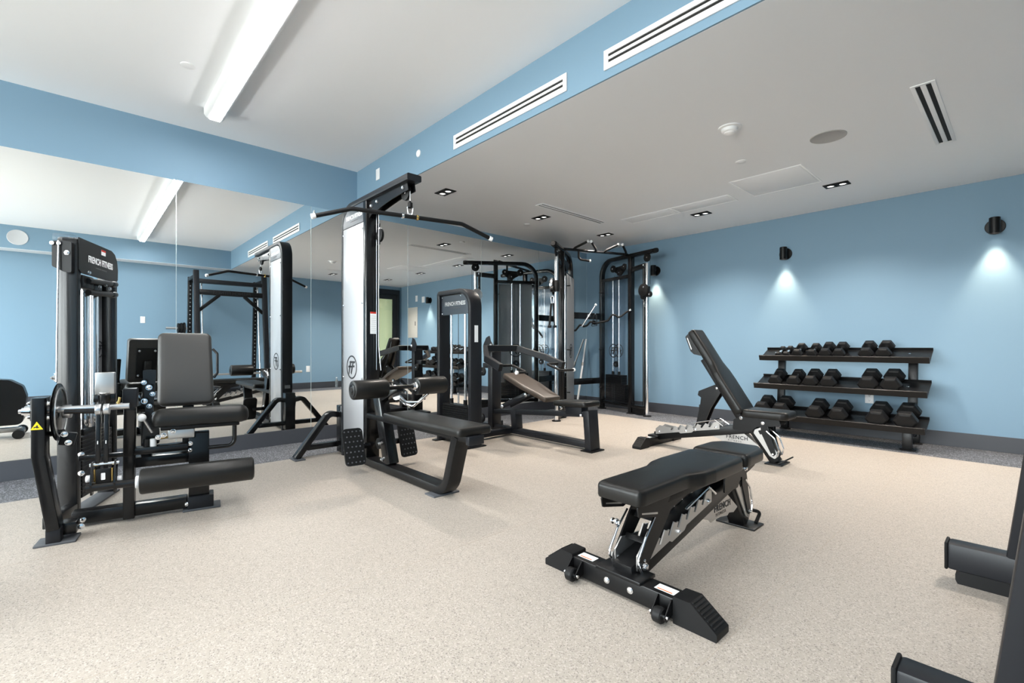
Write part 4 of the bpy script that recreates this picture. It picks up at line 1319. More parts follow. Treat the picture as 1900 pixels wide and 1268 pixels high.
# ================================================================ LEG EXTENSION (local frame, turned 9.9 degrees)
t = le = thing('leg_extension_machine', 'glossy black seated leg extension machine with roller pads at far left', 'leg machine', (-3.4, 0, 0), R(-9.9))
def L(mb, name, m, p=None, smooth=True):
    return mb.build(name, m, p or t, smooth, False)
U = (1, 0, 0)
V = (0, 1, 0)
# outer leg with warning triangle
b = MB().sweep([(0.075, -0.134, 0.742), (0.075, -0.134, 0.452), (0.075, -0.080, 0.075)], 0.09, 0.052, U, 0.03, 4, 0.006)
ol = L(b, 'outer_leg', 'gloss')
L(MB().box(0.045, 0.118, -0.108, -0.052, 0.0, 0.082, 0.004), 'leg_shoe', 'charcoal', ol)
L(MB().box(0.0, 0.125, -0.152, 0.008, 0.0, 0.013, 0.004), 'foot_plate', 'slate', ol)
fr = Fr((0.1205, -0.137, 0.605), V, (0, 0, 1))
w = L(MB().prism([(-0.023, -0.018), (0.023, -0.018), (0, 0.022)], fr, 0, 0.001), 'warning_triangle', 'yellow', ol, False)
L(MB().prism([(-0.011, -0.011), (-0.004, -0.007), (0.000, -0.011), (0.010, -0.009), (0.004, -0.003), (0.004, 0.004), (-0.001, 0.004), (-0.002, -0.002), (-0.011, -0.004)], fr, 0.001, 0.0016), 'warning_symbol', 'ink', w, False)
b = MB().tube([(0.075, -0.165, 0.548), (0.0, -0.06, 0.552)], 0.014, 12)
L(b, 'stop_bar', 'gloss', ol)
L(MB().tube([(0.02, -0.08, 0.055), (0.02, -0.02, 0.055)], 0.022, 12), 'leg_link', 'gloss', ol)
L(MB().box(-0.02, 0.07, -0.065, 0.0, 0.03, 0.09, 0.004), 'leg_bracket', 'gloss', ol)
L(MB().bolt((0.035, 0.012, 0.052), U, 0.012, 0.01), 'bolt', 'chrome', ol)
# pivot shaft
b = MB().cyl((0.02, -0.20, 0.671), (0.02, 0.21, 0.671), 0.017, 18)
sh = L(b, 'pivot_shaft', 'steel')
L(MB().lathe((0.02, -0.225, 0.671), V, [(0, 0.0), (0, 0.011), (0.012, 0.013), (0.012, 0.019), (0.022, 0.019), (0.022, 0.026), (0.046, 0.028), (0.046, 0.0)], 12), 'shaft_nut', 'chrome', sh)
L(MB().box(-0.005, 0.045, -0.180, -0.162, 0.62, 0.725, 0.006), 'bearing_block', 'satin', sh)
for z in (0.64, 0.71):
    L(MB().bolt((0.03, -0.180, z), (0, -1, 0), 0.010, 0.012), 'bolt', 'chrome', sh)
    L(MB().bolt((0.09, -0.105, z), V, 0.010, 0.012), 'bolt', 'chrome', sh)
# cam wheel, edge-on
b = MB().lathe((-0.02, -0.092, 0.655), V, [(0, 0.02), (0, 0.142), (0.004, 0.150), (0.007, 0.143), (0.010, 0.150), (0.014, 0.142), (0.014, 0.02)], 40)
cm = L(b, 'cam_wheel', 'gloss')
b = MB()
b.ring(Fr((-0.02, -0.077, 0.655), (0, 0, 1), U), 0, 0, 0.12, 0.132, 0, 0.004, 32)
L(b, 'cam_rim', 'steel', cm)
L(MB().cyl((-0.02, -0.07, 0.655), (-0.02, -0.035, 0.655), 0.035, 24, 0.003), 'cam_hub', 'steel', cm)
b = MB().beam((0.03, -0.07, 0.525), (0.03, -0.01, 0.512), 0.026, 0.07, U, 0.004)
cb = L(b, 'cable_clamp', 'satin', cm)
L(MB().bolt((0.045, -0.035, 0.50), U, 0.011, 0.012), 'bolt', 'chrome', cb)
L(MB().bolt((0.045, -0.05, 0.545), U, 0.011, 0.012), 'bolt', 'chrome', cb)
# base beam and seat post
L(MB().box(-0.195, -0.112, -0.055, 0.468, 0.020, 0.088, 0.006), 'base_beam', 'gloss')
L(MB().bolt((-0.112, -0.005, 0.045), U, 0.012, 0.012), 'bolt', 'chrome')
pz = L(MB().box(-0.215, -0.118, 0.474, 0.580, 0.06, 0.47, 0.006), 'seat_post', 'gloss')
b = MB().box(-0.225, -0.100, 0.470, 0.603, 0.008, 0.086, 0.005)
L(b, 'post_shoe', 'charcoal', pz)
L(MB().box(-0.225, -0.095, 0.445, 0.64, 0.0, 0.014, 0.005), 'foot_plate', 'slate', pz)
for z in (0.045, 0.37, 0.41, 0.46):
    L(MB().bolt((-0.115, 0.468 if z < 0.1 else 0.482, z), U, 0.010, 0.014), 'bolt', 'chrome', pz)
# frame upright between tower and seat
b = MB().sweep([(-0.110, 0.195, 0.02), (-0.110, 0.195, 0.375), (-0.075, 0.203, 0.64), (-0.075, 0.203, 0.755)], 0.052, 0.075, V, 0.03, 4, 0.006)
up_ = L(b, 'frame_upright', 'gloss')
L(MB().box(-0.115, -0.034, 0.172, 0.236, 0.655, 0.762, 0.006), 'upright_head', 'charcoal', up_)
L(MB().box(-0.145, -0.075, 0.205, 0.475, 0.378, 0.418, 0.005), 'seat_rail', 'gloss')
b = MB().tube([(-0.10, 0.272, 0.40), (-0.10, 0.272, 0.46)], 0.013, 14)
kn = L(b, 'adjuster_post', 'gloss')
L(MB().cyl((-0.095, 0.305, 0.405), (-0.095, 0.305, 0.462), 0.016, 16, 0.004), 'pull_knob', 'white', kn)
b = MB().tube([(-0.08, 0.30, 0.50), (-0.06, 0.262, 0.585)], 0.008, 10)
al = L(b, 'adjuster_lever', 'steel')
L(MB().sphere((-0.055, 0.256, 0.592), 0.022, 16), 'ball_knob', 'white', al)
L(MB().box(-0.30, -0.20, 0.20, 0.50, 0.28, 0.34, 0.005), 'rear_rail', 'gloss')
b = MB()
b.beam((-0.25, 0.26, 0.30), (-0.25, 0.26, 0.60), 0.05, 0.05, U, 0.005)
L(b, 'back_post', 'gloss')
# seat
fr = Fr((0, 0, 0), U, V)
fr = Fr((-0.035, 0, 0.640), (1, 0, 0.13), V)
b = MB().pad([(-0.34, 0.30), (0.0, 0.300), (0.0, 0.790), (-0.34, 0.790)], fr, -0.110, 0.0, 0.05, 0.050, 0.003)
L(b, 'seat_pad', 'leather')
b = MB().box(-0.33, -0.07, 0.34, 0.74, 0.505, 0.532, 0.006)
sp0 = L(b, 'seat_pan', 'satin')
L(MB().box(-0.155, -0.075, 0.375, 0.505, 0.452, 0.504, 0.004), 'adjuster_housing', 'silver', sp0)
L(MB().tube([(-0.11, 0.30, 0.455), (-0.11, 0.40, 0.462)], 0.007, 10), 'brass_pin', 'brass', sp0)
for v in (0.33, 0.355, 0.40):
    L(MB().bolt((-0.075, v, 0.47 + (v - 0.33) * 0.4), U, 0.011, 0.018), 'bolt', 'chrome', sp0)
b = MB().tube([(-0.13, 0.715, 0.535), (-0.13, 0.715, 0.372), (-0.13, 0.57, 0.372)], 0.0125, 14, 0.04, 6)
L(b, 'hand_grip_loop', 'gloss')
# lettering bar below the roller
tf = Fr((-0.112, 0.53, 0.205), V, (0, 0, 1))
# back pad
d = Vector((-0.095, 0, 0.47)).normalized()
fr = Fr((-0.335, 0.462, 0.625), V, tuple(d))
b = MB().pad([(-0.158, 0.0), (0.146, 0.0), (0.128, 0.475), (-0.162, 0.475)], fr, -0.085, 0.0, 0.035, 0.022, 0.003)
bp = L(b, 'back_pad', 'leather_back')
if True:
    b = MB().obox(fr, -0.09, 0.09, 0.05, 0.38, -0.098, -0.084, 0.003)
    bk = L(b, 'back_plate', 'satin')
    for a in (-0.07, 0.07):
        for q in (0.08, 0.35):
            L(MB().bolt(fr(a, q, -0.098), -fr.z, 0.009, 0.008), 'bolt', 'chrome', bk)
    b = MB().obox(fr, -0.03, 0.03, -0.25, 0.25, -0.155, -0.098, 0.004)
    L(b, 'back_rail', 'gloss', bk)
L(MB().tube([(-0.42, 0.60, 0.98), (-0.405, 0.625, 0.95), (-0.38, 0.625, 0.82), (-0.385, 0.605, 0.79)], 0.008, 10, 0.02), 'back_handle', 'gloss')
# lower roller with its lever
b = MB().cyl((0.15, 0.268, 0.275), (0.15, 0.800, 0.275), 0.067, 36, 0.010)
rl = L(b, 'shin_roller', 'leather')
L(MB().cyl((0.15, 0.250, 0.275), (0.15, 0.268, 0.275), 0.033, 24, 0.003), 'white_collar', 'white', rl)
L(MB().cyl((0.15, 0.05, 0.275), (0.15, 0.255, 0.275), 0.021, 18), 'roller_axle', 'gloss', rl)
L(MB().lathe((0.15, 0.799, 0.275), V, [(0, 0.058), (0.004, 0.055), (0.004, 0)], 28), 'end_disc', 'satin', rl)
for v in (0.092, 0.125):
    b = MB().beam((0.10, v, 0.66), (0.115, v, 0.355), 0.030, 0.020, U, 0.004)
    lv = L(b, 'lever_arm', 'gloss')
    L(MB().cyl((0.10, v - 0.012, 0.668), (0.10, v + 0.012, 0.668), 0.030, 20, 0.003), 'lever_boss', 'steel', lv)
    L(MB().beam((0.118, v, 0.52), (0.124, v, 0.49), 0.004, 0.004, None, 0.001), 'highlight_slot', 'white', lv)
b = MB().cyl((0.12, 0.060, 0.385), (0.12, 0.180, 0.385), 0.010, 14)
pn = L(b, 'lever_pin', 'chrome')
for v in (0.072, 0.165):
    L(MB().prism([(0.09, 0.40), (0.14, 0.40), (0.175, 0.29), (0.16, 0.235), (0.12, 0.235), (0.095, 0.29)], Fr((0, v, 0), U, (0, 0, 1)), -0.004, 0.004, 0.01, 2), 'lever_bracket', 'gloss', pn)
L(MB().box(0.115, 0.155, 0.088, 0.148, 0.285, 0.365, 0.005), 'adjuster_block', 'satin', pn)
L(MB().box(0.1552, 0.1565, 0.110, 0.127, 0.310, 0.345, 0.003), 'white_marker', 'white', pn)
for v in (0.083, 0.153):
    L(MB().tube([(0.14, v, 0.365), (0.14, v, 0.300)], 0.006, 10), 'brass_spring', 'brass', pn)
L(MB().cyl((0.12, 0.045, 0.315), (0.12, 0.065, 0.315), 0.018, 18, 0.003), 'white_knob', 'white', pn)
L(MB().cyl((0.13, 0.172, 0.30), (0.13, 0.190, 0.30), 0.016, 18, 0.003), 'white_knob', 'white', pn)
# silver range-of-motion box
b = MB().box(-0.02, 0.03, 0.066, 0.147, 0.742, 0.858, 0.004)
bx = L(b, 'range_plate', 'silver')
L(MB().lathe((0.04, 0.106, 0.655), (0, 0, 1), [(0, 0.020), (0.03, 0.020), (0.05, 0.026), (0.085, 0.026), (0.09, 0.020), (0.09, 0)], 20), 'range_grip', 'gloss', bx)
L(MB().cyl((0.04, 0.106, 0.745), (0.04, 0.106, 0.752), 0.022, 20, 0.002), 'grip_cap', 'silver', bx)
L(MB().box(-0.01, 0.03, 0.06, 0.15, 0.70, 0.742, 0.004), 'range_bracket', 'gloss', bx)
L(MB().cyl((0.02, 0.155, 0.66), (0.02, 0.168, 0.72), 0.008, 12), 'brass_pin', 'brass', bx)
b = MB().tube([(0.05, -0.05, 0.662), (0.05, 0.09, 0.655)], 0.013, 12)
L(b, 'drive_arm', 'gloss')
L(MB().box(-0.11, -0.08, -0.02, 0.175, 0.375, 0.400, 0.004), 'cross_rail', 'gloss')
# loose hardware between tower and seat
for (u, v, z, r_) in ((-0.10, 0.262, 0.79, 0.010), (-0.10, 0.285, 0.76, 0.012), (-0.12, 0.300, 0.72, 0.010), (-0.12, 0.262, 0.68, 0.012), (-0.12, 0.285, 0.65, 0.010), (-0.12, 0.31, 0.60, 0.010)):
    L(MB().bolt((u, v, z), U, r_, 0.014), 'bolt', 'chrome')
b = MB().prism([(0.245, 0.42), (0.33, 0.42), (0.33, 0.50), (0.30, 0.62), (0.315, 0.86), (0.25, 0.86), (0.262, 0.62)], Fr((-0.16, 0, 0), V, (0, 0, 1)), -0.006, 0.006, 0.01, 2)
L(b, 'pivot_plate', 'gloss')

# ---- weight tower of the leg extension, turned a further 12 degrees
c12, s12 = math.cos(R(-12)), math.sin(R(-12))
TA = Vector((c12, s12, 0)); TB = Vector((-s12, c12, 0)); TO = Vector((-0.323, -0.067, 0))
def tw(a, b_, z): return TO + TA * a + TB * b_ + Vector((0, 0, z))
b = MB().sweep([tw(-0.025, -0.047, 0.012), tw(-0.025, -0.047, 1.612), tw(-0.520, -0.047, 1.612), tw(-0.520, -0.047, 0.012)], 0.094, 0.05, TB, [0, 0.012, 0.16, 0], 8, 0.006)
ta = L(b, 'tower_arch', 'gloss')
fr = Fr(tw(0, 0.001, 0), TA, (0, 0, 1))        # normal = TA x z = -TB
sg = -1 if fr.z.dot(TB) > 0 else 1
pts = [(-0.045, 1.430), (-0.50, 1.430), (-0.535, 1.45), (-0.540, 1.52), (-0.525, 1.58), (-0.49, 1.62), (-0.44, 1.636), (-0.010, 1.636), (-0.010, 1.45)]
h = L(MB().prism(pts, fr, -0.004 if sg > 0 else 0.0, 0.0 if sg > 0 else 0.004), 'header_plate', 'satin', None)
f2 = Fr(tw(-0.283, 0.0075, 1.527), -TA, (0, 0, 1))
text('lettering', 'FRENCH FITNESS', 0.055, f2, 'paint_white', h, 0.0005, bold=0.0014, world=False, xs=0.80)
small_print(0.014, Fr(tw(-0.283, 0.0075, 1.487), -TA, (0, 0, 1)), 'paint_grey', h, 0.0004, world=False)
s1 = L(MB().obox(Fr(tw(-0.32, 0.0052, 1.60), -TA, (0, 0, 1)), -0.030, 0.030, -0.017, 0.014, 0, 0.0008), 'sticker', 'paint_white', h, False)
L(MB().obox(Fr(tw(-0.32, 0.006, 1.60), -TA, (0, 0, 1)), -0.030, 0.030, 0.006, 0.017, 0, 0.0008), 'sticker_header', 'red', h, False)
# guide rods, stack, guards
for a in (-0.205, -0.325):
    L(MB().cyl(tw(a, -0.045, 0.20), tw(a, -0.045, 1.42), 0.024, 24), 'guide_rod', 'chrome')
L(MB().obox(Fr(tw(0, 0, 0), TA, TB), -0.285, -0.250, -0.070, -0.060, 0.25, 1.42, 0.002), 'white_strip', 'white')
rg = L(MB().obox(Fr(tw(0, 0, 0), TA, TB), -0.51, -0.40, -0.078, -0.068, 0.10, 1.42, 0.002), 'rear_guard', 'greypanel')
logo(Fr(tw(-0.455, -0.0675, 0.98), -TA, (0, 0, 1)), 0.055, 'ink', rg, False)
b = MB()
for k in range(16):
    z = 0.10 + 0.0225 * k
    b.obox(Fr(tw(0, 0, 0), TA, TB), -0.46, -0.06, -0.085, 0.0, z, z + 0.0205, 0.002, 1)
ws = L(b, 'weight_stack', 'satin')
L(MB().obox(Fr(tw(0, 0, 0), TA, TB), -0.40, -0.10, -0.075, -0.005, 0.462, 0.50, 0.006), 'top_plate', 'gloss', ws)
L(MB().cyl(tw(-0.205, -0.045, 0.50), tw(-0.205, -0.045, 0.60), 0.040, 24, 0.003), 'bushing', 'chrome', ws)
L(MB().cyl(tw(-0.325, -0.045, 0.50), tw(-0.325, -0.045, 0.60), 0.040, 24, 0.003), 'bushing', 'chrome', ws)
# selector handles below the header
b = MB().obox(Fr(tw(0, 0, 0), TA, TB), -0.20, -0.06, -0.075, 0.006, 1.345, 1.425, 0.010)
hs = L(b, 'pulley_housing', 'satin')
for z in (1.405, 1.335):
    L(MB().tube([tw(-0.10, 0.012, z - 0.012), tw(-0.30, 0.018, z), tw(-0.47, 0.012, z + 0.012)], 0.017, 14), 'cable_roller', 'satin', hs)
    L(MB().cyl(tw(-0.40, 0.012, z + 0.004), tw(-0.47, 0.012, z + 0.012), 0.021, 16, 0.003), 'roller_end', 'gloss', hs)
for a, z in ((-0.085, 1.44), (-0.36, 1.375), (-0.30, 1.395), (-0.22, 1.37)):
    L(MB().bolt(tw(a, 0.02, z), TB, 0.010, 0.012), 'bolt', 'chrome', hs)
b = MB().obox(Fr(tw(0, 0, 0), TA, TB), -0.35, -0.24, -0.06, -0.01, 1.33, 1.42, 0.008)
L(b, 'inner_pulley', 'gloss', hs)
# top cable pulley at the near end of the tower
b = MB()
fr = Fr(tw(0.005, -0.115, 0), TA, (0, 0, 1))
for q in (-0.085, 0.0):
    pass
fr = Fr(tw(0.0, 0, 0), TB, (0, 0, 1))          # outline across the near face
pts = [(-0.100, 1.600), (-0.100, 1.455), (-0.045, 1.425), (-0.012, 1.420), (-0.012, 1.600)]
n0, n1 = (0.002, 0.034) if fr.z.dot(TA) > 0 else (-0.034, -0.002)
ph_ = L(MB().prism(pts, fr, n0, n1, 0.010, 2), 'cable_guard', 'satin')
for bb in (-0.096, -0.066):
    L(MB().cyl(tw(0.034, bb, 1.585), tw(0.045, bb, 1.585), 0.010, 12), 'guard_bolt', 'chrome', ph_)
L(MB().bolt(tw(0.034, -0.032, 1.535), TA, 0.010, 0.016), 'bolt', 'chrome', ph_)
L(MB().tube([tw(0.044, -0.066, 1.60), tw(0.060, -0.068, 0.80)], 0.0045, 8), 'drive_cable', 'steel')
L(MB().obox(Fr(tw(0, 0, 0), TA, TB), -0.010, 0.045, -0.094, 0.0, 1.602, 1.640, 0.003), 'clear_cap', 'acrylic')
for z in (0.37, 0.26):
    L(MB().bolt(tw(0.0, 0.02, z), TA, 0.012, 0.014), 'bolt', 'chrome', ta)
L(MB().obox(Fr(tw(0, 0, 0), TA, TB), -0.56, 0.01, -0.10, 0.01, 0.0, 0.014, 0.004), 'tower_foot', 'slate', ta)
L(MB().obox(Fr(tw(0, 0, 0), TA, TB), -0.02, 0.22, -0.06, 0.0, 0.02, 0.085, 0.005), 'link_beam', 'gloss')

# ================================================================ CORNER CABLE TRAINER
t = ft = thing('corner_cable_trainer', 'tall black two-tower cable trainer with pull-up bar standing in the far corner', 'cable machine', (-4.4, 5.75, 0))
Zv = Vector((0, 0, 1))
def tower(Rr, d, name_side, carriage_z, strap):
    Rr = Vector((Rr[0], Rr[1], 0)); d = Vector((d[0], d[1], 0)).normalized(); n = d.cross(Zv).normalized()
    def P(a, z, c=0.0): return Rr + d * a + n * c + Zv * z
    a_f, a_c = 0.68, 1.01
    b = MB().sweep([P(0, 0.01), P(0, 2.352), P(1.16, 2.335)], 0.08, 0.06, n, 0.24, 8, 0.018)
    arch = b.build('rear_post_and_top', 'gloss', t)
    b = MB().lathe(P(1.12, 2.336), (P(1.2, 2.335) - P(1.12, 2.336)), [(0, 0.0), (0, 0.034), (0.06, 0.036), (0.085, 0.030), (0.09, 0)], 20)
    b.build('top_end_cap', 'rubber', arch)
    fp = MB().beam(P(a_f, 0.01), P(a_f, 2.33), 0.085, 0.065, n, 0.012).build('front_post', 'gloss', t)
    MB().lathe(P(a_f, 0), Zv, [(0, 0.07), (0.01, 0.07), (0.016, 0.05), (0.016, 0)], 24).build('post_foot', 'rubber', fp)
    for z in (0.34, 0.46, 0.58):
        MB().bolt(P(a_f - 0.033, z, 0.0), -d, 0.008, 0.006).build('bolt', 'chrome', fp)
    MB().lathe(P(0, 0), Zv, [(0, 0.07), (0.01, 0.07), (0.016, 0.05), (0.016, 0)], 24).build('post_foot', 'rubber', arch)
    MB().beam(P(0.03, 2.045), P(a_f - 0.03, 2.045), 0.06, 0.05, n, 0.006).build('stack_top_rail', 'gloss', t)
    MB().beam(P(0.03, 0.115), P(a_c, 0.115), 0.06, 0.05, n, 0.006).build('base_rail', 'gloss', t)
    ar = MB().beam(P(a_f, 2.13), P(a_c, 2.155), 0.05, 0.07, n, 0.006).build('column_arm', 'gloss', t)
    MB().bolt(P(a_c - 0.05, 2.16, 0.026), n, 0.010, 0.010).build('bolt', 'chrome', ar)
    # adjustable column
    cc = MB().cyl(P(a_c, 0.02), P(a_c, 2.185), 0.027, 24).build('chrome_column', 'chrome', t)
    MB().cyl(P(a_c - 0.062, 0.02), P(a_c - 0.062, 2.12), 0.020, 16).build('black_column', 'gloss', t)
    MB().lathe(P(a_c, 0), Zv, [(0, 0.06), (0.012, 0.06), (0.02, 0.04), (0.02, 0)], 20).build('column_foot', 'rubber', cc)
    MB().beam(P(a_f + 0.04, 0.055), P(a_c - 0.03, 0.055), 0.05, 0.09, n, 0.006).build('lower_pulley_box', 'satin', t)
    # guide rods and stack
    for a in (0.27, 0.41):
        MB().cyl(P(a, 0.14), P(a, 2.03), 0.0125, 16).build('guide_rod', 'chrome', t)
    b = MB()
    fr = Fr(P(0, 0), tuple(d), tuple(n))
    for k in range(20):
        z = 0.15 + k * 0.0205
        b.obox(Fr(P(0, 0), tuple(d), tuple(n)) if fr.z.z > 0 else Fr(P(0, 0), tuple(d), tuple(-n)), 0.15, 0.60 if k < 13 else 0.53, -0.055, 0.055, z, z + 0.0187, 0.002, 1)
    ws = b.build('weight_stack', 'satin', t)
    b = MB()
    for k in range(13):
        for a in (0.315, 0.365):
            b.beam(P(a - 0.008, 0.165 + k * 0.0205, 0.056), P(a + 0.008, 0.165 + k * 0.0205, 0.056), 0.003, 0.007, n, 0.0005)
    b.build('stack_numbers', 'paint_grey', ws, False)
    for a in (0.27, 0.41):
        MB().cyl(P(a, 0.56), P(a, 0.61), 0.022, 14).build('bushing', 'rubber', ws)
    pulley(P(0.34, 0.72), 0.048, n, ws, 'stack_pulley')
    MB().tube([P(0.34, 0.57), P(0.34, 0.68)], 0.008, 10).build('stack_stem', 'chrome', ws)
    MB().tube([P(0.31, 0.74), P(0.31, 2.10)], 0.0025, 6).build('stack_cable', 'rubber', t)
    MB().tube([P(0.365, 0.74), P(0.365, 2.10)], 0.0025, 6).build('stack_cable', 'rubber', t)
    # guards on both faces with the emblem
    for s in (-1, 1):
        f = Fr(P(0.34, 0, s * 0.062), tuple(d * (1 if s > 0 else -1)), (0, 0, 1))
        # normal of f must point outwards
        if f.z.dot(n * s) < 0:
            f = Fr(f.o, tuple(-f.x), (0, 0, 1))
        solid = strap and s < 0
        g = MB().obox(f, -0.285, 0.285, 0.16, 2.02, 0, 0.003).build('grey_guard' if solid else 'clear_guard', 'guard' if solid else 'acrylic', t, False)
        logo(Fr(f(0.02, 0.93, 0.004), tuple(f.x), (0, 0, 1)), 0.105, 'ink', g)
        for q in (0.35, 0.95, 1.85):
            MB().tube([f(-0.275, q, 0.0), f(-0.275, q, 0.05)], 0.008, 8).build('guard_peg', 'rubber', g)
    # pulleys in the head of the tower
    for a, z, r_ in ((0.27, 2.205, 0.055), (0.42, 2.13, 0.052), (0.53, 2.205, 0.045), (1.01, 2.265, 0.062)):
        pulley(P(a, z), r_, n, t, 'head_pulley')
    b = MB().prism([(0.23, 2.22), (0.56, 2.24), (0.55, 2.17), (0.44, 2.08), (0.38, 2.10), (0.24, 2.18)], Fr(P(0, 0, -0.02), tuple(d), (0, 0, 1)), -0.003, 0.003)
    b.build('pulley_plate', 'satin', t)
    MB().tube([P(a_c + 0.055, 2.25), P(a_c + 0.055, carriage_z + 0.1)], 0.0028, 6).build('column_cable', 'rubber', t)
    # sliding carriage
    z = carriage_z
    b = MB().cyl(P(a_c, z - 0.075), P(a_c, z + 0.075), 0.041, 20, 0.004)
    cr = b.build('carriage', 'satin', t)
    b = MB().lathe(P(a_c - 0.01, z + 0.02, 0.04), n, [(0, 0.0), (0, 0.090), (0.02, 0.096), (0.035, 0.090), (0.05, 0.02), (0.052, 0)], 28)
    b.build('pulley_cover', 'steel' if strap else 'satin', cr)
    b = MB().lathe(P(a_c + 0.085, z - 0.045, 0.02), n, [(0, 0.0), (0, 0.040), (0.035, 0.040), (0.035, 0)], 20)
    b.build('swivel_pulley', 'rubber', cr)
    b = MB().lathe(P(a_c - 0.03, z - 0.06, 0.02), n, [(0, 0.0), (0, 0.050), (0.035, 0.050), (0.035, 0)], 20)
    b.build('swivel_pulley', 'rubber', cr)
    for (da, dz) in ((0.02, 0.06), (-0.01, -0.04), (0.09, -0.045)):
        MB().bolt(P(a_c + da, z + dz, 0.092 if dz > 0 else 0.055), n, 0.009, 0.006).build('bolt', 'chrome', cr)
    return P
PR = tower((-4.64, 6.216), (0.967, -0.253), 'right', 1.775, False)
PL = tower((-4.745, 5.56), (0.497, -0.868), 'left', 1.80, True)
for z, h_ in ((1.475, 0.10), (0.45, 0.095)):
    MB().beam(PL(0, z), PR(0, z), 0.03, h_, Zv.cross((PR(0, z) - PL(0, z)).normalized()), 0.004).build('cross_member', 'gloss', t)
A_, B_ = PL(0.62, 2.375), PR(0.60, 2.375)
MB().tube([A_, B_], 0.019, 14).build('pull_up_bar', 'gloss', t)
db = (B_ - A_).normalized()
fw = Vector((0.80, -0.59, 0))
for a, side, px in ((0.16, 1, 0), (0.50, -1, 0), (0.62, 1, 0), (0.97, -1, 0)):
    base = A_ + (B_ - A_) * a
    tip = base + fw * 0.26 + db * (side * 0.16) + Zv * 0.075
    mid = base + fw * 0.06 + db * (side * 0.02) + Zv * 0.02
    hnd = MB().tube([base, mid, tip], 0.017, 12, 0.03).build('pull_up_grip', 'rubber', t)
    e = (tip - mid).normalized()
    MB().cyl(tip - e * 0.004, tip + e * 0.014, 0.020, 14, 0.003).build('grip_tip', 'white', hnd)
g = MB().tube([A_ + (B_ - A_) * 0.24, A_ + (B_ - A_) * 0.24 - Zv * 0.13, A_ + (B_ - A_) * 0.24 - Zv * 0.15 + fw * 0.05 + db * 0.16], 0.016, 12, 0.05).build('side_grip', 'rubber', t)
e = A_ + (B_ - A_) * 0.24 - Zv * 0.15 + fw * 0.05 + db * 0.16
MB().cyl(e, e + (fw * 0.05 + db * 0.16).normalized() * 0.02, 0.020, 14, 0.003).build('grip_tip', 'white', g)
# clip hanging from the right carriage
c = PR(0.985, 1.60, 0.02)
q = thing('carabiner_clip', 'chrome carabiner hanging from the right tower pulley of the cable trainer', 'carabiner', c)
carabiner(c, 0.075, 0.038, q, (0.9, -0.3, 0), 'clip')
# rope strap hanging from the left carriage
c = PL(1.03, 1.62, 0.05)
q = thing('tricep_rope', 'black rope attachment hanging from the left tower of the corner cable trainer', 'cable attachment', c)
carabiner(c, 0.10, 0.04, q, (0.9, 0.3, 0), 'clip')
for s in (-1, 1):
    o_ = Vector((0.012 * s, 0.010 * s, 0))
    b = MB()
    P_ = [c + Vector((0, 0, -0.05)) + o_]
    for k in range(24):
        P_.append(c + o_ * (1 + k * 0.06) + Vector((0, 0, -0.06 - 0.0125 * k)))
    b.tube(P_, [0.013 + 0.003 * (k % 2) for k in range(25)], 10)
    rp_ = b.build('rope', 'rubber', q)
    MB().lathe(P_[-1] + Vector((0, 0, -0.03)), (0, 0, 1), [(0, 0.0), (0, 0.024), (0.03, 0.026), (0.038, 0.018)], 14).build('rope_end', 'rubber', rp_)
# ez curl bar resting on the upper cross member
ezo = Vector((-4.45, 5.75, 0))
ex = Vector((0.9, 0.43, 0)).normalized()
en = Vector((0.43, -0.9, 0)).normalized()
def ez(a, z, o_=0.0): return ezo + ex * a + en * o_ + Zv * z
q = thing('ez_curl_bar', 'black wavy curl bar with chrome tips hung across the corner cable trainer', 'curl bar', ez(0.1, 1.35))
pts = [ez(-0.50, 1.16), ez(-0.38, 1.23), ez(-0.33, 1.25), ez(-0.283, 1.236), ez(-0.205, 1.335), ez(-0.16, 1.298), ez(-0.10, 1.315), ez(-0.043, 1.380), ez(0.012, 1.335), ez(0.10, 1.36), ez(0.174, 1.373), ez(0.218, 1.385),
       ez(0.28, 1.469), ez(0.330, 1.462), ez(0.368, 1.428), ez(0.421, 1.448), ez(0.49, 1.505), ez(0.53, 1.525)]
bb = MB().tube(pts, 0.0145, 12, 0.025, 3).build('bar', 'rubber', q)
for a, e in ((pts[0], pts[1]), (pts[-1], pts[-2])):
    dd = (a - e).normalized()
    MB().cyl(a, a + dd * 0.03, 0.016, 12, 0.003).build('tip', 'chrome', bb)
MB().lathe(ez(-0.02, 1.36) - ex * 0.0, ex, [(0, 0), (0, 0.03), (0.05, 0.03), (0.05, 0)], 16).build('centre_sleeve', 'satin', bb)
q = thing('ankle_strap', 'black strap hanging over the curl bar at the cable trainer', 'strap', ez(0.03, 1.40, 0.045))
b = MB().sweep([ez(0.02, 1.475, 0.045), ez(0.055, 1.475, 0.045), ez(0.06, 1.31, 0.045), ez(-0.02, 1.30, 0.045)], 0.035, 0.006, en, 0.008, 4, 0.002, closed=True)
b.build('webbing', 'rubber', q)
MB().tube([ez(0.035, 1.475, 0.045), ez(0.035, 1.495, 0.045)], 0.010, 10).build('ring', 'chrome', q)
q = thing('short_straight_bar', 'short chrome bar leaning across the upper cross member of the cable trainer', 'exercise bar', ez(-0.06, 1.47, 0.03))
bb = MB().tube([ez(-0.175, 1.300, 0.03), ez(0.035, 1.618, 0.03)], 0.0115, 12).build('bar', 'chrome', q)
MB().sphere(ez(0.038, 1.622, 0.03), 0.018, 12).build('tip', 'white', bb)
MB().cyl(ez(-0.075, 1.452, 0.03), ez(-0.058, 1.478, 0.03), 0.026, 14).build('collar', 'chrome', bb)
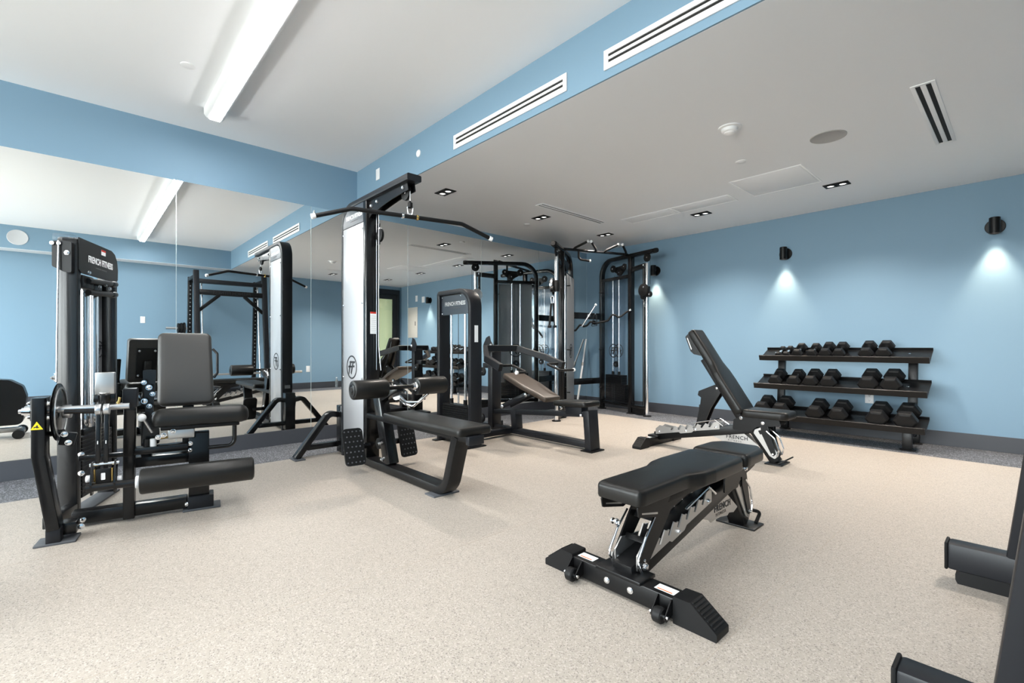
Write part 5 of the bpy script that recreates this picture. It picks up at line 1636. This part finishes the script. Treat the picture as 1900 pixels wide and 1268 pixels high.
# pale pole leaning in the corner against the mirror
q = thing('white_pole', 'slim white telescopic pole leaning against the mirror in the far corner', 'pole', (-4.93, 5.93, 0))
p0, p1 = Vector((-4.93, 5.93, 0.012)), Vector((-5.090, 6.37, 1.12))
pm = p0 + (p1 - p0) * 0.62
b = MB().tube([p0, pm], 0.017, 14)
pb = b.build('lower_tube', 'white', q)
MB().tube([pm, p1], 0.013, 14).build('upper_tube', 'white', pb)
MB().lathe(pm - (p1 - p0).normalized() * 0.03, p1 - p0, [(0, 0.0), (0, 0.021), (0.06, 0.021), (0.06, 0)], 14).build('twist_lock', 'silver', pb)
MB().cyl(p0 - Zv * 0.010, p0 + (p1 - p0).normalized() * 0.03, 0.020, 14).build('rubber_tip', 'rubber', pb)

# ================================================================ SMITH RACK at the right edge
t = thing('smith_rack', 'large charcoal smith machine rack, its slanted leg and feet cut by the right edge', 'weight rack', (0.4, 2.18, 0))
yn, yf_ = 1.60, 2.76
for y, w in ((yn, 'near'), (yf_, 'far')):
    b = MB().box(-0.232, 1.10, y - 0.045, y + 0.045, 0.055, 0.165, 0.010)
    ft_ = b.build('floor_beam', 'charcoal', t)
    MB().box(-0.242, -0.230, y - 0.047, y + 0.047, 0.052, 0.168, 0.006).build('end_cap', 'rubber', ft_)
    for x in (-0.155, 0.95):
        b = MB()
        b.prism([(-0.075, 0.0), (0.075, 0.0), (0.083, 0.018), (0.083, 0.04), (0.07, 0.056), (-0.07, 0.056), (-0.083, 0.04), (-0.083, 0.018)], Fr((x + 0.03, y, 0), (1, 0, 0), (0, 0, 1)), -0.04, 0.04)
        b.build('rubber_foot', 'rubber', ft_)
    MB().beam((-0.018, y, 0.15), (0.245, y, 2.42), 0.09, 0.085, (0, 1, 0), 0.008).build('front_upright', 'charcoal', t)
    rpo = MB().beam((1.02, y, 0.15), (0.86, y, 2.36), 0.075, 0.075, (0, 1, 0), 0.006).build('rear_upright', 'satin', t)
    b = MB()
    for k in range(22):
        z = 0.5 + k * 0.08
        x = 1.02 - 0.16 * (z - 0.15) / 2.21
        b.cyl((x - 0.0390, y, z), (x - 0.0375, y, z), 0.011, 10)
    b.build('peg_holes', 'steel', rpo, False)
    MB().box(0.24, 0.88, y - 0.035, y + 0.035, 2.27, 2.34, 0.005).build('top_side_rail', 'satin', t)
    gx0, gx1 = 0.02, 0.13
    MB().tube([(0.085, y + (0.10 if y == yn else -0.10), 0.17), (0.33, y + (0.10 if y == yn else -0.10), 2.25)], 0.014, 14).build('guide_rail', 'chrome', t)
MB().box(0.185, 0.265, yn + 0.04, yf_ - 0.04, 2.185, 2.262, 0.006).build('top_cross_beam', 'charcoal', t)
cb = MB().box(0.17, 0.23, yn + 0.04, yf_ - 0.04, 1.965, 2.065, 0.006).build('lettered_cross_beam', 'satin', t)
text('lettering', 'FRENCH FITNESS', 0.085, Fr((0.1685, (yn + yf_) / 2, 2.015), (0, -1, 0), (0, 0, 1)), 'ink', cb, 0.001, bold=0.001)
for s, y in ((1, yn), (-1, yf_)):
    MB().beam((0.195, y + s * 0.03, 1.66), (0.195, y + s * 0.37, 1.975), 0.05, 0.06, (1, 0, 0), 0.005).build('diagonal_brace', 'satin', t)
MB().box(0.90, 0.96, yn, yf_, 0.06, 0.13, 0.005).build('rear_cross_beam', 'charcoal', t)
MB().box(0.83, 0.89, yn + 0.03, yf_ - 0.03, 2.25, 2.32, 0.005).build('rear_top_beam', 'satin', t)
q = thing('smith_barbell', 'long silver barbell resting low on the smith rack, visible in the mirror', 'barbell', (0.055, 2.18, 0.47))
MB().tube([(0.055, 1.20, 0.47), (0.055, 3.34, 0.47)], 0.018, 16).build('bar', 'silver', q)
for s in (-1, 1):
    y = 2.18 + s * 0.76
    MB().cyl((0.055, y, 0.47), (0.055, y + s * 0.50, 0.47), 0.025, 20, 0.003).build('sleeve', 'silver', q)
# plate storage peg with small plates
for y, n_, w in ((yn - 0.04, 3, 'near the leftmost mirror joint'),):
    pg = MB().tube([(0.93, y, 1.35), (0.93, y - 0.34, 1.35)], 0.024, 16).build('plate_peg', 'steel', t)
    for k in range(3):
        lab = ['black weight plate on the rack peg, closest to the upright, mirrored', 'black weight plate on the rack peg, middle of three, mirrored', 'black weight plate on the rack peg, outermost of three, mirrored'][k]
        yy = y - 0.05 - 0.045 * k
        q = thing('weight_plate', lab, 'weight plate', (0.93, yy, 1.35), 0, 'plates on the rack peg')
        rr = 0.115 - 0.008 * k
        MB().lathe((0.93, yy + 0.018, 1.35), (0, -1, 0), [(0, 0.026), (0, rr * 0.93), (0.004, rr), (0.030, rr), (0.034, rr * 0.93), (0.034, rr * 0.8), (0.028, rr * 0.75), (0.028, 0.045), (0.034, 0.04), (0.034, 0.026)], 32).build('disc', 'rubber', q)

# ================================================================ ELLIPTICAL seen only in the mirror
t = thing('elliptical_trainer', 'dark elliptical trainer with a round white flywheel cover, mirrored at the left edge', 'exercise machine', (-2.75, -0.75, 0))
fr = Fr((-2.66, 0, 0), (0, 1, 0), (0, 0, 1))
pts = [(-1.10, 0.14), (-1.10, 0.52), (-1.0, 0.62), (-0.80, 0.655), (-0.56, 0.63), (-0.46, 0.56), (-0.43, 0.45), (-0.46, 0.14)]
b = MB().prism(pts, fr, -0.11, 0.11, 0.06, 5)
hs = b.build('housing', 'satin', t)
MB().lathe((-2.775, -0.82, 0.40), (-1, 0, 0), [(0, 0.0), (0, 0.165), (0.012, 0.165), (0.016, 0.155), (0.016, 0)], 36).build('flywheel_cover', 'panel', hs)
b = MB().box(-2.71, -2.61, -1.9, -0.47, 0.055, 0.105, 0.010)
fb = b.build('frame_rail', 'silver', t)
MB().box(-2.90, -2.42, -0.52, -0.45, 0.02, 0.085, 0.02).build('front_stabiliser', 'satin', fb)
MB().box(-2.90, -2.42, -1.92, -1.85, 0.02, 0.085, 0.02).build('rear_stabiliser', 'satin', fb)
for x in (-2.88, -2.44):
    MB().lathe((x - 0.03, -0.485, 0.05), (1, 0, 0), [(0, 0.0), (0, 0.048), (0.06, 0.048), (0.06, 0)], 20).build('wheel', 'rubber', fb)
for s in (-1, 1):
    MB().tube([(-2.66 + s * 0.16, -1.80, 0.16), (-2.66 + s * 0.16, -0.95, 0.34)], 0.022, 12).build('pedal_arm', 'satin', t)
    MB().box(-2.66 + s * 0.16 - 0.06, -2.66 + s * 0.16 + 0.06, -1.5, -1.15, 0.26, 0.30, 0.01).build('pedal', 'rubber', t)
    MB().tube([(-2.66 + s * 0.20, -1.0, 0.5), (-2.66 + s * 0.22, -0.95, 1.1), (-2.66 + s * 0.20, -1.15, 1.5)], 0.018, 12, 0.1).build('moving_handle', 'satin', t)
MB().beam((-2.66, -0.95, 0.55), (-2.66, -0.90, 1.30), 0.07, 0.05, (1, 0, 0), 0.01).build('mast', 'satin', t)
MB().beam((-2.66, -0.93, 1.30), (-2.66, -0.98, 1.48), 0.26, 0.04, (1, 0, 0), 0.01).build('console', 'satin', t)
